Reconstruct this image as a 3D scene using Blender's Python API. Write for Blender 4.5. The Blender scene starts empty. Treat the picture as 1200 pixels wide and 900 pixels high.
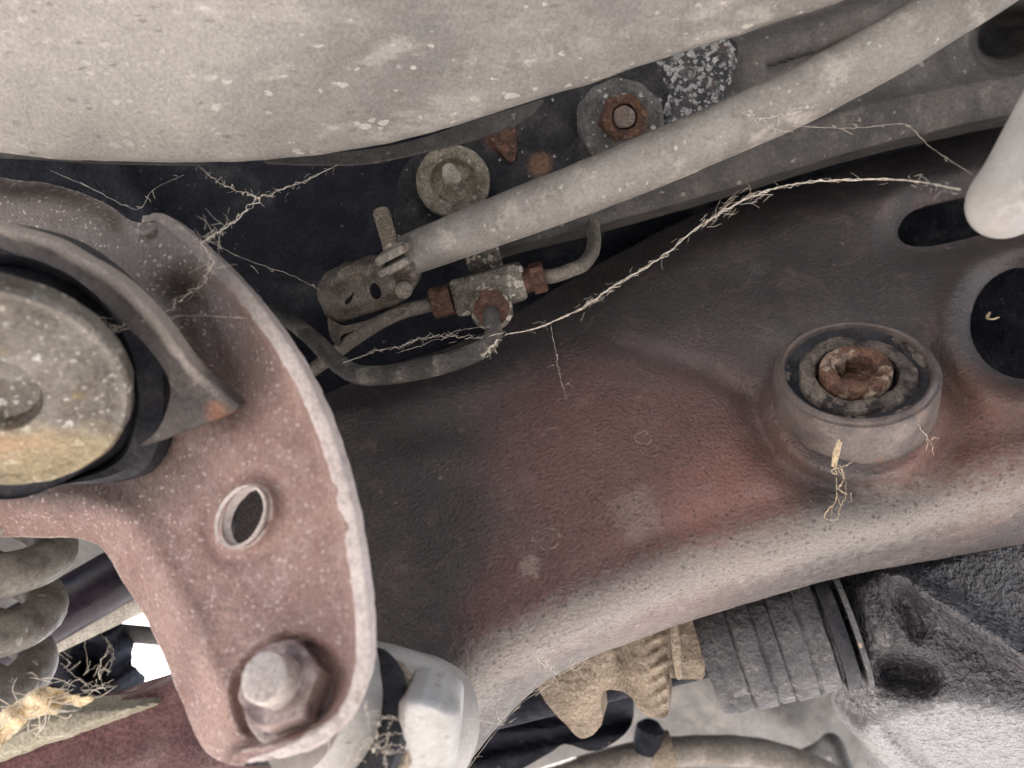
import bpy, bmesh, math, random
import numpy as np
from mathutils import Vector, Matrix, noise

random.seed(7)
rng = np.random.default_rng(7)
sc = bpy.context.scene
R = math.radians

# ---------------------------------------------------------------- camera, sky, sun, exposure
CAM_Z, PITCH = 0.38, 50.0
cam_d = bpy.data.cameras.new('camera')
cam = bpy.data.objects.new('camera', cam_d)
sc.collection.objects.link(cam)
cam.location = (0, 0, CAM_Z)
cam.rotation_euler = (R(90 + PITCH), 0, 0)
cam_d.sensor_width = 36
cam_d.lens = 30
cam_d.clip_start, cam_d.clip_end = 0.01, 500
cam_d.dof.use_dof = True
cam_d.dof.focus_distance = 0.40
cam_d.dof.aperture_fstop = 7.5
sc.camera = cam
M = Matrix.Translation((0, 0, CAM_Z)) @ Matrix.Rotation(R(90 + PITCH), 4, 'X')
MR = M.to_3x3().to_4x4()

SUN_EL, SUN_AZ = 50.0, -30.0          # azimuth measured from +Y towards +X
world = bpy.data.worlds.new('World')
sc.world = world
world.use_nodes = True
wn = world.node_tree
bg = wn.nodes['Background']
sky = wn.nodes.new('ShaderNodeTexSky')
sky.sky_type = 'NISHITA'
sky.sun_disc = False
sky.sun_elevation = R(SUN_EL)
sky.sun_rotation = R(SUN_AZ)
sky.dust_density = 3.0
sky.air_density = 0.8
wn.links.new(sky.outputs[0], bg.inputs[0])
bg.inputs[1].default_value = 0.13
sun_d = bpy.data.lights.new('sun', 'SUN')
sun = bpy.data.objects.new('sun', sun_d)
sc.collection.objects.link(sun)
sun_d.energy = 5.0
sun_d.angle = R(0.5)
sun_d.color = (1.0, 0.955, 0.92)
sv = Vector((math.sin(R(SUN_AZ)) * math.cos(R(SUN_EL)), math.cos(R(SUN_AZ)) * math.cos(R(SUN_EL)), math.sin(R(SUN_EL))))
sun.rotation_euler = sv.to_track_quat('Z', 'Y').to_euler()
sun.location = (-3, 3, 4)

sc.view_settings.view_transform = 'Standard'
sc.view_settings.look = 'None'
sc.view_settings.gamma = 1.0
sc.view_settings.use_curve_mapping = False
sc.view_settings.exposure = 2.08
sc.cycles.use_denoising = True
sc.cycles.max_bounces = 8
sc.cycles.diffuse_bounces = 5
sc.cycles.sample_clamp_indirect = 8

# ---------------------------------------------------------------- geometry helpers (camera-aligned metric frame)
F = 1000.0
def P(px, py, w):
    return np.array([(px - 600) / F * w, (450 - py) / F * w, -w])
def Pn(px, py, w):
    return np.stack([(px - 600) / F * w, (450 - py) / F * w, -w], -1)
def unit(v):
    v = np.asarray(v, float)
    return v / np.linalg.norm(v)
def plane_w(n, p0):
    n = unit(n); c = float(n @ p0)
    def f(px, py):
        return c / (n[0] * (px - 600) / F + n[1] * (450 - py) / F - n[2])
    return f
def catmull(pts, n=8, closed=False):
    pts = np.asarray(pts, float)
    N = len(pts); out = []
    rngi = range(N) if closed else range(N - 1)
    for i in rngi:
        if closed:
            a, b, c, d = pts[(i - 1) % N], pts[i], pts[(i + 1) % N], pts[(i + 2) % N]
        else:
            b, c = pts[i], pts[i + 1]
            a = pts[i - 1] if i > 0 else 2 * b - c
            d = pts[i + 2] if i + 2 < N else 2 * c - b
        for k in range(n):
            t = k / n
            out.append(0.5 * (2 * b + (c - a) * t + (2 * a - 5 * b + 4 * c - d) * t * t + (3 * b - a - 3 * c + d) * t ** 3))
    if not closed: out.append(pts[-1])
    return np.array(out)
def seg_dist(px, py, pts, closed=False):
    px = np.asarray(px, float); py = np.asarray(py, float)
    best = np.full(px.shape, 1e9)
    N = len(pts)
    for i in range(N if closed else N - 1):
        ax, ay = pts[i]; bx, by = pts[(i + 1) % N]
        dx, dy = bx - ax, by - ay
        L = dx * dx + dy * dy + 1e-12
        t = np.clip(((px - ax) * dx + (py - ay) * dy) / L, 0, 1)
        best = np.minimum(best, (px - ax - t * dx) ** 2 + (py - ay - t * dy) ** 2)
    return np.sqrt(best)
def inside(px, py, pts):
    r = np.zeros(np.shape(px), bool); N = len(pts)
    for i in range(N):
        ax, ay = pts[i]; bx, by = pts[(i + 1) % N]
        if ay == by: continue
        r ^= ((ay > py) != (by > py)) & (px < (bx - ax) * (py - ay) / (by - ay) + ax)
    return r
def sdf(px, py, pts):
    d = seg_dist(px, py, pts, True)
    return np.where(inside(px, py, pts), -d, d)
def ellipse(cx, cy, a, b, rot=0, n=48):
    t = np.linspace(0, 2 * math.pi, n, endpoint=False); r = R(rot)
    x, y = a * np.cos(t), b * np.sin(t)
    return np.stack([cx + x * math.cos(r) - y * math.sin(r), cy + x * math.sin(r) + y * math.cos(r)], -1)
def sstep(e0, e1, x):
    t = np.clip((x - e0) / (e1 - e0), 0, 1)
    return t * t * (3 - 2 * t)
def gauss(d, s): return np.exp(-(d / s) ** 2)

def sheet(outline, wf, step=4.0, holes=(), thick=0.003, back=(0, 0, -1)):
    """pressed-metal sheet: a clipped grid over an outline, with real thickness. wf gives its distance in metres."""
    outline = np.asarray(outline, float)
    x0, y0 = outline.min(0) - step; x1, y1 = outline.max(0) + step
    xs = np.arange(x0, x1 + step, step); ys = np.arange(y0, y1 + step, step)
    X, Y = np.meshgrid(xs, ys)
    S = sdf(X, Y, outline)
    for h in holes: S = np.maximum(S, -sdf(X, Y, np.asarray(h)))
    S = np.where(np.abs(S) < 1e-4, -1e-4, S)
    ny, nx = S.shape
    ins = S < 0
    vid = -np.ones(S.shape, int)
    vid[ins] = np.arange(ins.sum())
    pts = [np.stack([X[ins], Y[ins]], -1)]
    nv = int(ins.sum()); extra = []; edge = {}
    cnt = ins[:-1, :-1].astype(int) + ins[1:, :-1] + ins[:-1, 1:] + ins[1:, 1:]
    jj, ii = np.where(cnt == 4)
    faces = np.stack([vid[jj, ii], vid[jj + 1, ii], vid[jj + 1, ii + 1], vid[jj, ii + 1]], -1).tolist()
    jj, ii = np.where((cnt > 0) & (cnt < 4))
    for j, i in zip(jj.tolist(), ii.tolist()):
        cs = [(j, i), (j + 1, i), (j + 1, i + 1), (j, i + 1)]
        poly = []
        for k in range(4):
            a, b = cs[k], cs[(k + 1) % 4]
            if ins[a]: poly.append(int(vid[a]))
            if ins[a] != ins[b]:
                key = (a, b) if a < b else (b, a)
                if key not in edge:
                    t = S[a] / (S[a] - S[b])
                    edge[key] = nv + len(extra)
                    extra.append((X[a] + (X[b] - X[a]) * t, Y[a] + (Y[b] - Y[a]) * t))
                poly.append(edge[key])
        if len(poly) >= 3: faces.append(poly)
    if extra: pts.append(np.array(extra))
    q = np.concatenate(pts)
    front = Pn(q[:, 0], q[:, 1], wf(q[:, 0], q[:, 1]))
    n = len(front)
    bk = front + np.asarray(back, float) * thick
    ec = {}
    for f in faces:
        for k in range(len(f)):
            a, b = f[k], f[(k + 1) % len(f)]
            if (b, a) in ec: del ec[(b, a)]
            else: ec[(a, b)] = 1
    verts = np.concatenate([front, bk])
    out = faces + [[v + n for v in reversed(f)] for f in faces]
    rim = {}; rv = []
    for (a, b) in ec:
        idx = []
        for v in (a, a + n, b + n, b):
            if v not in rim:
                rim[v] = 2 * n + len(rv); rv.append(verts[v])
            idx.append(rim[v])
        out.append(idx)
    if rv: verts = np.concatenate([verts, np.array(rv)])
    return verts, out

def frame_from(axis, ref=(0.13, 1, 0.07)):
    z = unit(axis); x = np.cross(ref, z)
    if np.linalg.norm(x) < 1e-3: x = np.cross((1, 0, 0), z)
    x = unit(x); y = np.cross(z, x)
    return x, y, z
def lathe(c, axis, prof, seg=48, phase=0.0, wob=None, ref=(0.13, 1, 0.07), sx=1, sy=1):
    x, y, z = frame_from(axis, ref)
    verts = []; faces = []
    for k, (r, h) in enumerate(prof):
        for s in range(seg):
            a = phase + 2 * math.pi * s / seg
            rr, hh = r, h
            if wob: rr, hh = wob(k, a, r, h)
            verts.append(np.asarray(c) + x * rr * math.cos(a) * sx + y * rr * math.sin(a) * sy + z * hh)
    for k in range(len(prof) - 1):
        for s in range(seg):
            t = (s + 1) % seg
            faces.append([k * seg + s, k * seg + t, (k + 1) * seg + t, (k + 1) * seg + s])
    if prof[0][0] > 1e-6: faces.append([s for s in reversed(range(seg))])
    if prof[-1][0] > 1e-6: faces.append([(len(prof) - 1) * seg + s for s in range(seg)])
    return np.array(verts), faces
def ring(c, axis, prof, **k):
    """closed profile revolved (no caps)"""
    seg = k.get('seg', 48)
    v, f = lathe(c, axis, prof + [prof[0]], **k)
    f = [q for q in f if len(q) == 4 or seg == 4]
    return v, f
def tube(pts, rad, seg=16, sub=8, cap='round', flat=None, raw=False):
    pts = np.asarray(pts, float)
    rad = np.full(len(pts), rad) if np.isscalar(rad) else np.asarray(rad, float)
    if raw: C = np.concatenate([pts, rad[:, None]], 1)
    else: C = catmull(np.concatenate([pts, rad[:, None]], 1), sub)
    p, r = C[:, :3], C[:, 3]
    T = np.gradient(p, axis=0); T /= np.linalg.norm(T, axis=1)[:, None] + 1e-12
    if cap == 'round':
        for end in (0, 1):
            i = -1 if end else 0
            d = T[i] if end else -T[i]
            ex = [(p[i] + d * r[i] * math.sin(a), r[i] * math.cos(a)) for a in (0.5, 0.95, 1.3, 1.5)]
            ep = np.array([e[0] for e in ex]); er = np.array([e[1] for e in ex]); et = np.repeat(T[i][None], 4, 0)
            if end: p, r, T = np.concatenate([p, ep]), np.concatenate([r, er]), np.concatenate([T, et])
            else: p, r, T = np.concatenate([ep[::-1], p]), np.concatenate([er[::-1], r]), np.concatenate([et, T])
    x, y, z = frame_from(T[0], (0, 1, 0.1))
    verts = []; faces = []
    ang = np.linspace(0, 2 * math.pi, seg, endpoint=False)
    for k in range(len(p)):
        if k: x = unit(x - T[k] * (x @ T[k]))
        y = np.cross(T[k], x)
        verts.append(p[k] + r[k] * (np.cos(ang)[:, None] * x + np.sin(ang)[:, None] * y))
    n = len(p)
    for k in range(n - 1):
        for s in range(seg):
            t = (s + 1) % seg
            faces.append([k * seg + s, k * seg + t, (k + 1) * seg + t, (k + 1) * seg + s])
    faces.append([s for s in reversed(range(seg))]); faces.append([(n - 1) * seg + s for s in range(seg)])
    return np.concatenate(verts), faces
def box(c, x, y, z, size, bev=0.001, seg=2):
    bm = bmesh.new(); bmesh.ops.create_cube(bm, size=1)
    for v in bm.verts: v.co = Vector((v.co.x * size[0], v.co.y * size[1], v.co.z * size[2]))
    if bev: bmesh.ops.bevel(bm, geom=list(bm.edges), offset=bev, segments=seg, profile=0.5, affect='EDGES')
    bm.verts.index_update()
    B = np.stack([unit(x), unit(y), unit(z)], 0)
    v = np.array([v.co[:] for v in bm.verts]) @ B + np.asarray(c)
    f = [[q.index for q in fc.verts] for fc in bm.faces]
    bm.free(); return v, f
def join(*parts):
    V = []; Fc = []; n = 0
    for v, f in parts:
        V.append(np.asarray(v)); Fc += [[i + n for i in q] for q in f]; n += len(v)
    return np.concatenate(V), Fc

def make_mesh(name, geo, o, material, sharp=35, warp=None):
    v, f = geo
    v = np.asarray(v) - o
    me = bpy.data.meshes.new(name)
    me.from_pydata(v.tolist(), [], f)
    me.update()
    if warp:
        bm = bmesh.new(); bm.from_mesh(me)
        bmesh.ops.remove_doubles(bm, verts=bm.verts, dist=1e-6)
        bm.normal_update()
        for amp, s in warp:
            for q in bm.verts:
                q.co += q.normal * (amp * noise.fractal(q.co * s + Vector((3.1, 7.7, 1.3)), 0.9, 2.1, 3))
        bm.to_mesh(me); bm.free()
    me.shade_smooth()
    me.set_sharp_from_angle(angle=R(sharp))
    me.materials.append(material)
    return me
def thing(name, label, cat, o, group=None, kind=None):
    e = bpy.data.objects.new(name, None); sc.collection.objects.link(e)
    e.matrix_world = Matrix.Translation((M @ Vector(o))) @ MR
    e['label'] = label; e['category'] = cat
    if group: e['group'] = group
    if kind: e['kind'] = kind
    e['_o'] = [float(q) for q in o]
    e.empty_display_size = 0.01
    return e
def put_attr(me, name, vals):
    a = me.attributes.new(name, 'FLOAT', 'POINT'); a.data.foreach_set('value', np.asarray(vals, np.float32))
def part(name, geo, mt, root, label=None, pale_mask=None, **k):
    me = make_mesh(name, geo, np.array(root['_o']), mt, **k)
    if pale_mask:
        co_ = np.empty(len(me.vertices) * 3, np.float32); me.vertices.foreach_get('co', co_)
        co_ = co_.reshape(-1, 3) + np.array(root['_o'])
        put_attr(me, 'pale_mask', pale_mask(600 - co_[:, 0] / co_[:, 2] * F, 450 + co_[:, 1] / co_[:, 2] * F))
    ob = bpy.data.objects.new(name, me); sc.collection.objects.link(ob)
    ob.parent = root
    ob['_o'] = list(root['_o'])
    if label: ob['label'] = label
    return ob
def solo(name, geo, mt, label=None, cat=None, o=None, group=None, kind=None, **k):
    o = np.asarray(geo[0]).mean(0) if o is None else o
    me = make_mesh(name, geo, o, mt, **k)
    ob = bpy.data.objects.new(name, me); sc.collection.objects.link(ob)
    ob.matrix_world = Matrix.Translation((M @ Vector(o))) @ MR
    if label: ob['label'] = label
    if cat: ob['category'] = cat
    if group: ob['group'] = group
    if kind: ob['kind'] = kind
    return ob

# ---------------------------------------------------------------- materials
def mat(name, c1, c2, scale=60, rough=0.7, metal=0.0, bumps=((400, 0.3, 0.0006),), layers=(), spec=0.22, lo=0.35, hi=0.65, micro=0.45, bs=2.0):
    """layers: (colour, kind, params, strength); kinds noise / fleck / spot / ring / edge"""
    m = bpy.data.materials.new(name); m.use_nodes = True
    nt = m.node_tree; N = nt.nodes; L = nt.links
    b = N['Principled BSDF']
    tc = N.new('ShaderNodeTexCoord'); co = tc.outputs['Object']
    def nz(s, det=5, rg=0.6, vec=None, dist=0.0):
        t = N.new('ShaderNodeTexNoise'); t.inputs['Scale'].default_value = s; t.inputs['Detail'].default_value = det
        t.inputs['Roughness'].default_value = rg; t.inputs['Distortion'].default_value = dist
        L.new(vec or co, t.inputs['Vector']); return t
    def ramp(val, a, c):
        r = N.new('ShaderNodeMapRange'); r.interpolation_type = 'SMOOTHSTEP'
        L.new(val, r.inputs['Value']); r.inputs['From Min'].default_value = a; r.inputs['From Max'].default_value = c
        return r.outputs[0]
    def math_(op, a, c):
        n_ = N.new('ShaderNodeMath'); n_.operation = op
        for i, q in enumerate((a, c)):
            if isinstance(q, (int, float)): n_.inputs[i].default_value = q
            else: L.new(q, n_.inputs[i])
        return n_.outputs[0]
    def mix(fac, A, B):
        x = N.new('ShaderNodeMix'); x.data_type = 'RGBA'
        L.new(fac, x.inputs[0])
        for i, q in ((6, A), (7, B)):
            if isinstance(q, (tuple, list)): x.inputs[i].default_value = (*q[:3], 1)
            else: L.new(q, x.inputs[i])
        return x.outputs[2]
    def scaled(sv_):
        mp = N.new('ShaderNodeMapping'); L.new(co, mp.inputs['Vector'])
        mp.inputs['Scale'].default_value = sv_; return mp
    col = mix(ramp(nz(scale).outputs['Fac'], lo, hi), c1, c2)
    rough_add = []
    for colr, kind, prm, st in layers:
        if kind == 'noise':
            s, a, c = prm[:3]; msk = ramp(nz(s, 6, 0.65, dist=prm[3] if len(prm) > 3 else 0, vec=scaled(prm[4]).outputs[0] if len(prm) > 4 else None).outputs['Fac'], a, c)
        elif kind == 'fleck':       # separate light chips; params: scale, size, gate, optional stretch (x,y,z)
            mp = scaled(prm[3] if len(prm) > 3 else (1, 1, 1))
            dn = nz(prm[0] * 1.3, 3, 0.6, mp.outputs[0])
            ad = N.new('ShaderNodeVectorMath'); ad.operation = 'MULTIPLY_ADD'
            L.new(dn.outputs['Color'], ad.inputs[0]); ad.inputs[1].default_value = (0.9 / prm[0],) * 3; L.new(mp.outputs[0], ad.inputs[2])
            v = N.new('ShaderNodeTexVoronoi'); v.inputs['Scale'].default_value = prm[0]; v.inputs['Randomness'].default_value = 1
            L.new(ad.outputs[0], v.inputs['Vector'])
            sep = N.new('ShaderNodeSeparateColor'); L.new(v.outputs['Color'], sep.inputs[0])
            thr = math_('MULTIPLY', math_('SUBTRACT', sep.outputs[0], prm[2]), prm[1])
            msk = ramp(math_('SUBTRACT', math_('MULTIPLY', thr, 1.5), v.outputs['Distance']), 0.0, 0.07)
            msk = math_('MULTIPLY', msk, ramp(nz(prm[0] * 0.22, 3).outputs['Fac'], 0.30, 0.5))
        elif kind in ('spot', 'ring'):
            ce, r0, wv = prm[0], prm[1], prm[2]
            dn = nz((0.9 / r0) if len(prm) < 4 else prm[3], 5, 0.6)
            ad = N.new('ShaderNodeVectorMath'); ad.operation = 'MULTIPLY_ADD'
            L.new(dn.outputs['Color'], ad.inputs[0]); ad.inputs[1].default_value = (wv,) * 3
            sub_ = N.new('ShaderNodeVectorMath'); sub_.operation = 'SUBTRACT'; L.new(co, sub_.inputs[0])
            sub_.inputs[1].default_value = tuple(float(q) + wv * 0.5 for q in ce)
            L.new(sub_.outputs[0], ad.inputs[2])
            vec_ = ad.outputs[0]
            if kind == 'spot' and len(prm) > 4:
                ms = N.new('ShaderNodeVectorMath'); ms.operation = 'MULTIPLY'; L.new(vec_, ms.inputs[0]); ms.inputs[1].default_value = prm[4]; vec_ = ms.outputs[0]
            ln = N.new('ShaderNodeVectorMath'); ln.operation = 'LENGTH'; L.new(vec_, ln.inputs[0])
            if kind == 'spot': msk = ramp(ln.outputs['Value'], r0, r0 * 0.35)
            else:
                msk = ramp(math_('ABSOLUTE', math_('SUBTRACT', ln.outputs['Value'], r0), 0), 0.0006, 0.0001)
                msk = math_('MULTIPLY', msk, ramp(nz(1.0 / r0).outputs['Fac'], 0.40, 0.60))
        elif kind == 'pale_mask':       # pale tone by mesh mask: dust and painted light, broken up by noise
            at = N.new('ShaderNodeAttribute'); at.attribute_name = 'pale_mask'
            msk = ramp(math_('ADD', at.outputs['Fac'], math_('MULTIPLY', math_('SUBTRACT', nz(prm[0], 5, .65).outputs['Fac'], .5), prm[1])), 0.25, 0.85)
        elif kind == 'edge':
            g = N.new('ShaderNodeNewGeometry'); msk = ramp(g.outputs['Pointiness'], prm[0], prm[1])
            msk = math_('MULTIPLY', msk, ramp(nz(120).outputs['Fac'], 0.3, 0.6))
        msk = math_('MULTIPLY', msk, st)
        col = mix(msk, col, colr)
    if micro:
        hs = N.new('ShaderNodeMapRange'); L.new(math_('MULTIPLY_ADD', nz(1300, 2, .6).outputs['Fac'], .6) if 0 else nz(650, 4, .75).outputs['Fac'], hs.inputs['Value'])
        hs.inputs['From Min'].default_value = .34; hs.inputs['From Max'].default_value = .66
        hs.inputs['To Min'].default_value = 1 - micro; hs.inputs['To Max'].default_value = 1 + micro * .75
        hm = N.new('ShaderNodeVectorMath'); hm.operation = 'SCALE'; L.new(col, hm.inputs[0]); L.new(hs.outputs[0], hm.inputs['Scale'])
        col = hm.outputs[0]
    L.new(col, b.inputs['Base Color'])
    b.inputs['Metallic'].default_value = metal
    b.inputs['Specular IOR Level'].default_value = spec
    rr = N.new('ShaderNodeMapRange'); L.new(nz(scale * 2.5).outputs['Fac'], rr.inputs['Value'])
    rr.inputs['From Min'].default_value = 0.3; rr.inputs['From Max'].default_value = 0.7
    rr.inputs['To Min'].default_value = max(0.05, rough - 0.12); rr.inputs['To Max'].default_value = min(1, rough + 0.12)
    L.new(rr.outputs[0], b.inputs['Roughness'])
    prev = None
    for s, st, di in bumps:
        bp = N.new('ShaderNodeBump'); bp.inputs['Strength'].default_value = st; bp.inputs['Distance'].default_value = di * bs
        L.new(nz(s, 3, 0.55).outputs['Fac'], bp.inputs['Height'])
        if prev: L.new(prev, bp.inputs['Normal'])
        prev = bp.outputs[0]
    if prev: L.new(prev, b.inputs['Normal'])
    return m

DUST = (0.50, 0.44, 0.37)
M_tank = mat('tank_coating', (0.30, 0.277, 0.252), (0.225, 0.207, 0.19), 24, 0.55, micro=.22, bs=1.4,
             bumps=((260, 0.35, 0.001), (900, 0.3, 0.0004)),
             layers=[((0.21, 0.185, 0.165), 'noise', (150, 0.50, 0.70, .8, (.45, 1.3, 1)), 0.6), ((0.43, 0.39, 0.345), 'noise', (60, 0.50, 0.68, .6, (.5, 1.3, 1)), 0.7),
                     ((0.56, 0.51, 0.44), 'spot', (P(60, 40, .34) - P(300, 60, .34), .13, .05, 12), 0.6),  # painted light: upper left of the tank brightened in the colour
                     ((0.62, 0.575, 0.51), 'fleck', (190, 0.5, 0.45, (0.7, 1.4, 1)), 0.7), ((0.66, 0.61, 0.54), 'fleck', (210, 0.5, 0.55, (.7, 1.3, 1)), 0.5), ((0.17, 0.15, 0.13), 'fleck', (260, 0.5, 0.5, (.6, 1.5, 1)), 0.5)])
M_black = mat('black_undercoat', (0.009, 0.010, 0.0155), (0.020, 0.021, 0.027), 35, 0.7, spec=.12, bumps=((160, 0.5, 0.002), (600, 0.3, 0.0007)),
              layers=[((0.20, 0.19, 0.18), 'fleck', (260, 0.4, 0.6), 0.5), ((0.10, 0.095, 0.09), 'noise', (18, 0.55, 0.75), 0.6)])
M_rail = mat('rail_grey_film', (0.125, 0.114, 0.103), (0.08, 0.074, 0.07), 25, 0.62, micro=0.3, bs=1.2, bumps=((300, 0.35, 0.0007), (60, 0.2, 0.002)),
             layers=[((0.40, 0.37, 0.33), 'fleck', (170, 0.45, 0.55), 0.6), ((0.22, 0.20, 0.18), 'noise', (70, 0.52, 0.7), 0.5)])
M_plate = mat('black_plate_salt', (0.035, 0.035, 0.037), (0.075, 0.07, 0.068), 60, 0.6, bumps=((220, 0.6, 0.0014), (700, 0.3, 0.0005)),
              layers=[((0.42, 0.42, 0.40), 'fleck', (420, 0.9, 0.3), 0.8), ((0.52, 0.51, 0.49), 'fleck', (230, 0.75, 0.4), 0.8), ((0.3, 0.3, 0.29), 'noise', (200, .52, .66), .6), ((0.16, 0.09, 0.06), 'noise', (60, 0.58, 0.7), 0.5)])
M_zinc = mat('weathered_zinc', (0.34, 0.30, 0.235), (0.20, 0.175, 0.13), 110, 0.55, 0.25, bumps=((500, 0.5, 0.0006),),
             layers=[((0.55, 0.52, 0.45), 'fleck', (420, 0.6, 0.4), 0.6), ((0.10, 0.085, 0.065), 'noise', (230, 0.54, 0.7), 0.7)])
M_washer = mat('salted_washer', (0.17, 0.16, 0.15), (0.09, 0.086, 0.082), 90, 0.55, 0.2, bumps=((420, 0.6, 0.0008),),
               layers=[((0.55, 0.54, 0.52), 'fleck', (330, 0.6, 0.45), 0.75), ((0.22, 0.13, 0.08), 'noise', (120, 0.57, 0.7), 0.5)])
M_rust = mat('rust', (0.15, 0.08, 0.053), (0.075, 0.045, 0.036), 170, 0.85, bumps=((450, 0.8, 0.0008), (160, 0.5, 0.0012)),
             layers=[((0.30, 0.17, 0.11), 'noise', (220, 0.52, 0.68), 0.7), ((0.48, 0.40, 0.32), 'noise', (140, 0.6, 0.72), 0.6)])
M_rustred = mat('rust_red_nut', (0.14, 0.072, 0.052), (0.08, 0.045, 0.036), 150, 0.8, bumps=((500, 0.7, 0.0006),),
                layers=[((0.26, 0.145, 0.10), 'noise', (260, 0.52, 0.68), 0.7)])
M_pipe = mat('dusty_grey_tube', (0.33, 0.305, 0.275), (0.25, 0.228, 0.203), 45, 0.55, micro=0.2, bs=1.2, bumps=((500, 0.3, 0.0004), (90, 0.25, 0.0012)),
             layers=[((0.19, 0.165, 0.14), 'noise', (150, 0.53, 0.7, 0.6), 0.6), ((0.50, 0.45, 0.39), 'noise', (75, 0.5, 0.66), 0.7), ((0.62, 0.60, 0.56), 'fleck', (260, 0.5, 0.6), 0.6)])
M_stamp = mat('dirty_stamped_steel', (0.17, 0.145, 0.12), (0.085, 0.072, 0.062), 90, 0.6, 0.15, bumps=((450, 0.5, 0.0006),),
              layers=[((0.34, 0.29, 0.235), 'noise', (160, 0.52, 0.7), 0.7)])
M_clamp = mat('clamp_steel', (0.33, 0.30, 0.26), (0.19, 0.17, 0.145), 110, 0.5, 0.4, bumps=((500, 0.4, 0.0005),),
              layers=[((0.12, 0.08, 0.06), 'noise', (150, 0.56, 0.7), 0.8)])
M_union = mat('corroded_union', (0.21, 0.19, 0.16), (0.11, 0.10, 0.086), 150, 0.55, 0.3, bumps=((380, 0.7, 0.001),),
              layers=[((0.56, 0.51, 0.42), 'fleck', (330, 0.9, 0.35), 0.85), ((0.50, 0.45, 0.36), 'noise', (190, .56, .64), .7), ((0.17, 0.10, 0.06), 'noise', (170, 0.57, 0.72), 0.5)])
M_line = mat('dirty_brake_pipe', (0.23, 0.20, 0.165), (0.125, 0.11, 0.095), 80, 0.6, bumps=((700, 0.5, 0.0005),),
             layers=[((0.36, 0.32, 0.26), 'noise', (140, 0.5, 0.7), 0.6), ((0.55, 0.45, 0.33), 'fleck', (200, 0.5, 0.72), 0.8)])
M_lineblk = mat('black_coated_pipe', (0.06, 0.055, 0.052), (0.10, 0.09, 0.08), 80, 0.5, bumps=((800, 0.6, 0.0006),),
                layers=[((0.30, 0.27, 0.22), 'noise', (90, 0.5, 0.7), 0.6)])
M_rubber = mat('black_rubber', (0.022, 0.022, 0.027), (0.045, 0.043, 0.047), 50, 0.5, bumps=((350, 0.35, 0.0008),),
               layers=[((0.22, 0.20, 0.18), 'noise', (40, 0.6, 0.75), 0.5)])
M_cob = mat('cobweb_silk', (0.62, 0.54, 0.43), (0.75, 0.68, 0.58), 200, 0.9, bumps=(), spec=0.1)
M_straw = mat('dry_straw', (0.66, 0.50, 0.30), (0.75, 0.62, 0.42), 200, 0.8, bumps=((900, 0.4, 0.0003),))
M_white = mat('white_grey_sleeve', (0.46, 0.43, 0.40), (0.34, 0.315, 0.29), 40, 0.6, micro=0.15, bs=1, bumps=((240, 0.25, 0.0008),),
              layers=[((0.30, 0.27, 0.25), 'noise', (70, 0.6, 0.75), 0.5)])
M_boot = mat('grey_dusty_boot', (0.145, 0.14, 0.14), (0.075, 0.072, 0.075), 55, 0.6, micro=.25, bumps=((300, 0.8, 0.0014), (700, 0.4, 0.0006)),
             layers=[((0.36, 0.32, 0.29), 'noise', (75, 0.55, 0.68), 0.6), ((0.55, 0.38, 0.28), 'fleck', (90, 0.55, 0.75), 0.8)])
M_cast = mat('rough_oily_casting', (0.055, 0.048, 0.053), (0.028, 0.024, 0.027), 60, 0.27, 0.0, micro=.4, bs=1.6, spec=.9, bumps=((330, 1.0, 0.0024), (800, 0.6, 0.0008)),
             layers=[((0.26, 0.235, 0.235), 'noise', (330, 0.55, 0.68), .5), ((0.40, 0.375, 0.37), 'pale_mask', (240, 1.9), .5), ((0.03, 0.026, 0.028), 'fleck', (300, .6, .4), .7)])
M_tan = mat('tan_rusty_steel', (0.34, 0.27, 0.20), (0.22, 0.175, 0.13), 60, 0.75, bumps=((260, 0.7, 0.0014),),
            layers=[((0.17, 0.12, 0.085), 'noise', (110, 0.55, 0.7), 0.6)])
M_spring = mat('spring_grey_paint', (0.33, 0.30, 0.25), (0.20, 0.175, 0.145), 70, 0.55, micro=.25, bs=1.2, bumps=((300, 0.5, 0.0009),),
               layers=[((0.15, 0.11, 0.09), 'noise', (70, 0.53, 0.68), 0.7), ((0.66, 0.62, 0.56), 'fleck', (170, 0.55, 0.5), 0.5)])
M_blackpaint = mat('dark_purple_black', (0.018, 0.014, 0.022), (0.03, 0.02, 0.028), 30, 0.35, bumps=((400, 0.1, 0.0004),))
M_greybar = mat('grey_bar', (0.16, 0.155, 0.15), (0.11, 0.105, 0.10), 40, 0.5)
M_palebar = mat('pale_bar', (0.55, 0.51, 0.44), (0.42, 0.38, 0.32), 50, 0.6, bumps=((300, 0.3, 0.0008),),
                layers=[((0.16, 0.10, 0.09), 'noise', (50, 0.6, 0.72), 0.8)])
M_shield = mat('dull_aluminium', (0.22, 0.21, 0.20), (0.14, 0.134, 0.127), 12, 0.55, 0.2, bumps=((40, 0.3, 0.004),),
               layers=[((0.34, 0.315, 0.285), 'noise', (16, 0.5, 0.7), 0.6)])
M_hose = mat('dirty_hose', (0.30, 0.265, 0.225), (0.19, 0.165, 0.14), 50, 0.7, bumps=((250, 0.4, 0.001),))

# ---------------------------------------------------------------- the setting: ground, floor pan
gm = mat('concrete_ground', (0.48, 0.465, 0.445), (0.41, 0.395, 0.38), 1.2, 0.9, bumps=((40, 0.3, 0.004),))
me = bpy.data.meshes.new('ground')
me.from_pydata([(-200, -200, 0), (200, -200, 0), (200, 200, 0), (-200, 200, 0)], [], [(0, 1, 2, 3)])
me.materials.append(gm)
g = bpy.data.objects.new('ground', me); sc.collection.objects.link(g)
g['kind'] = 'structure'; g['label'] = 'pale concrete ground under the car'

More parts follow.
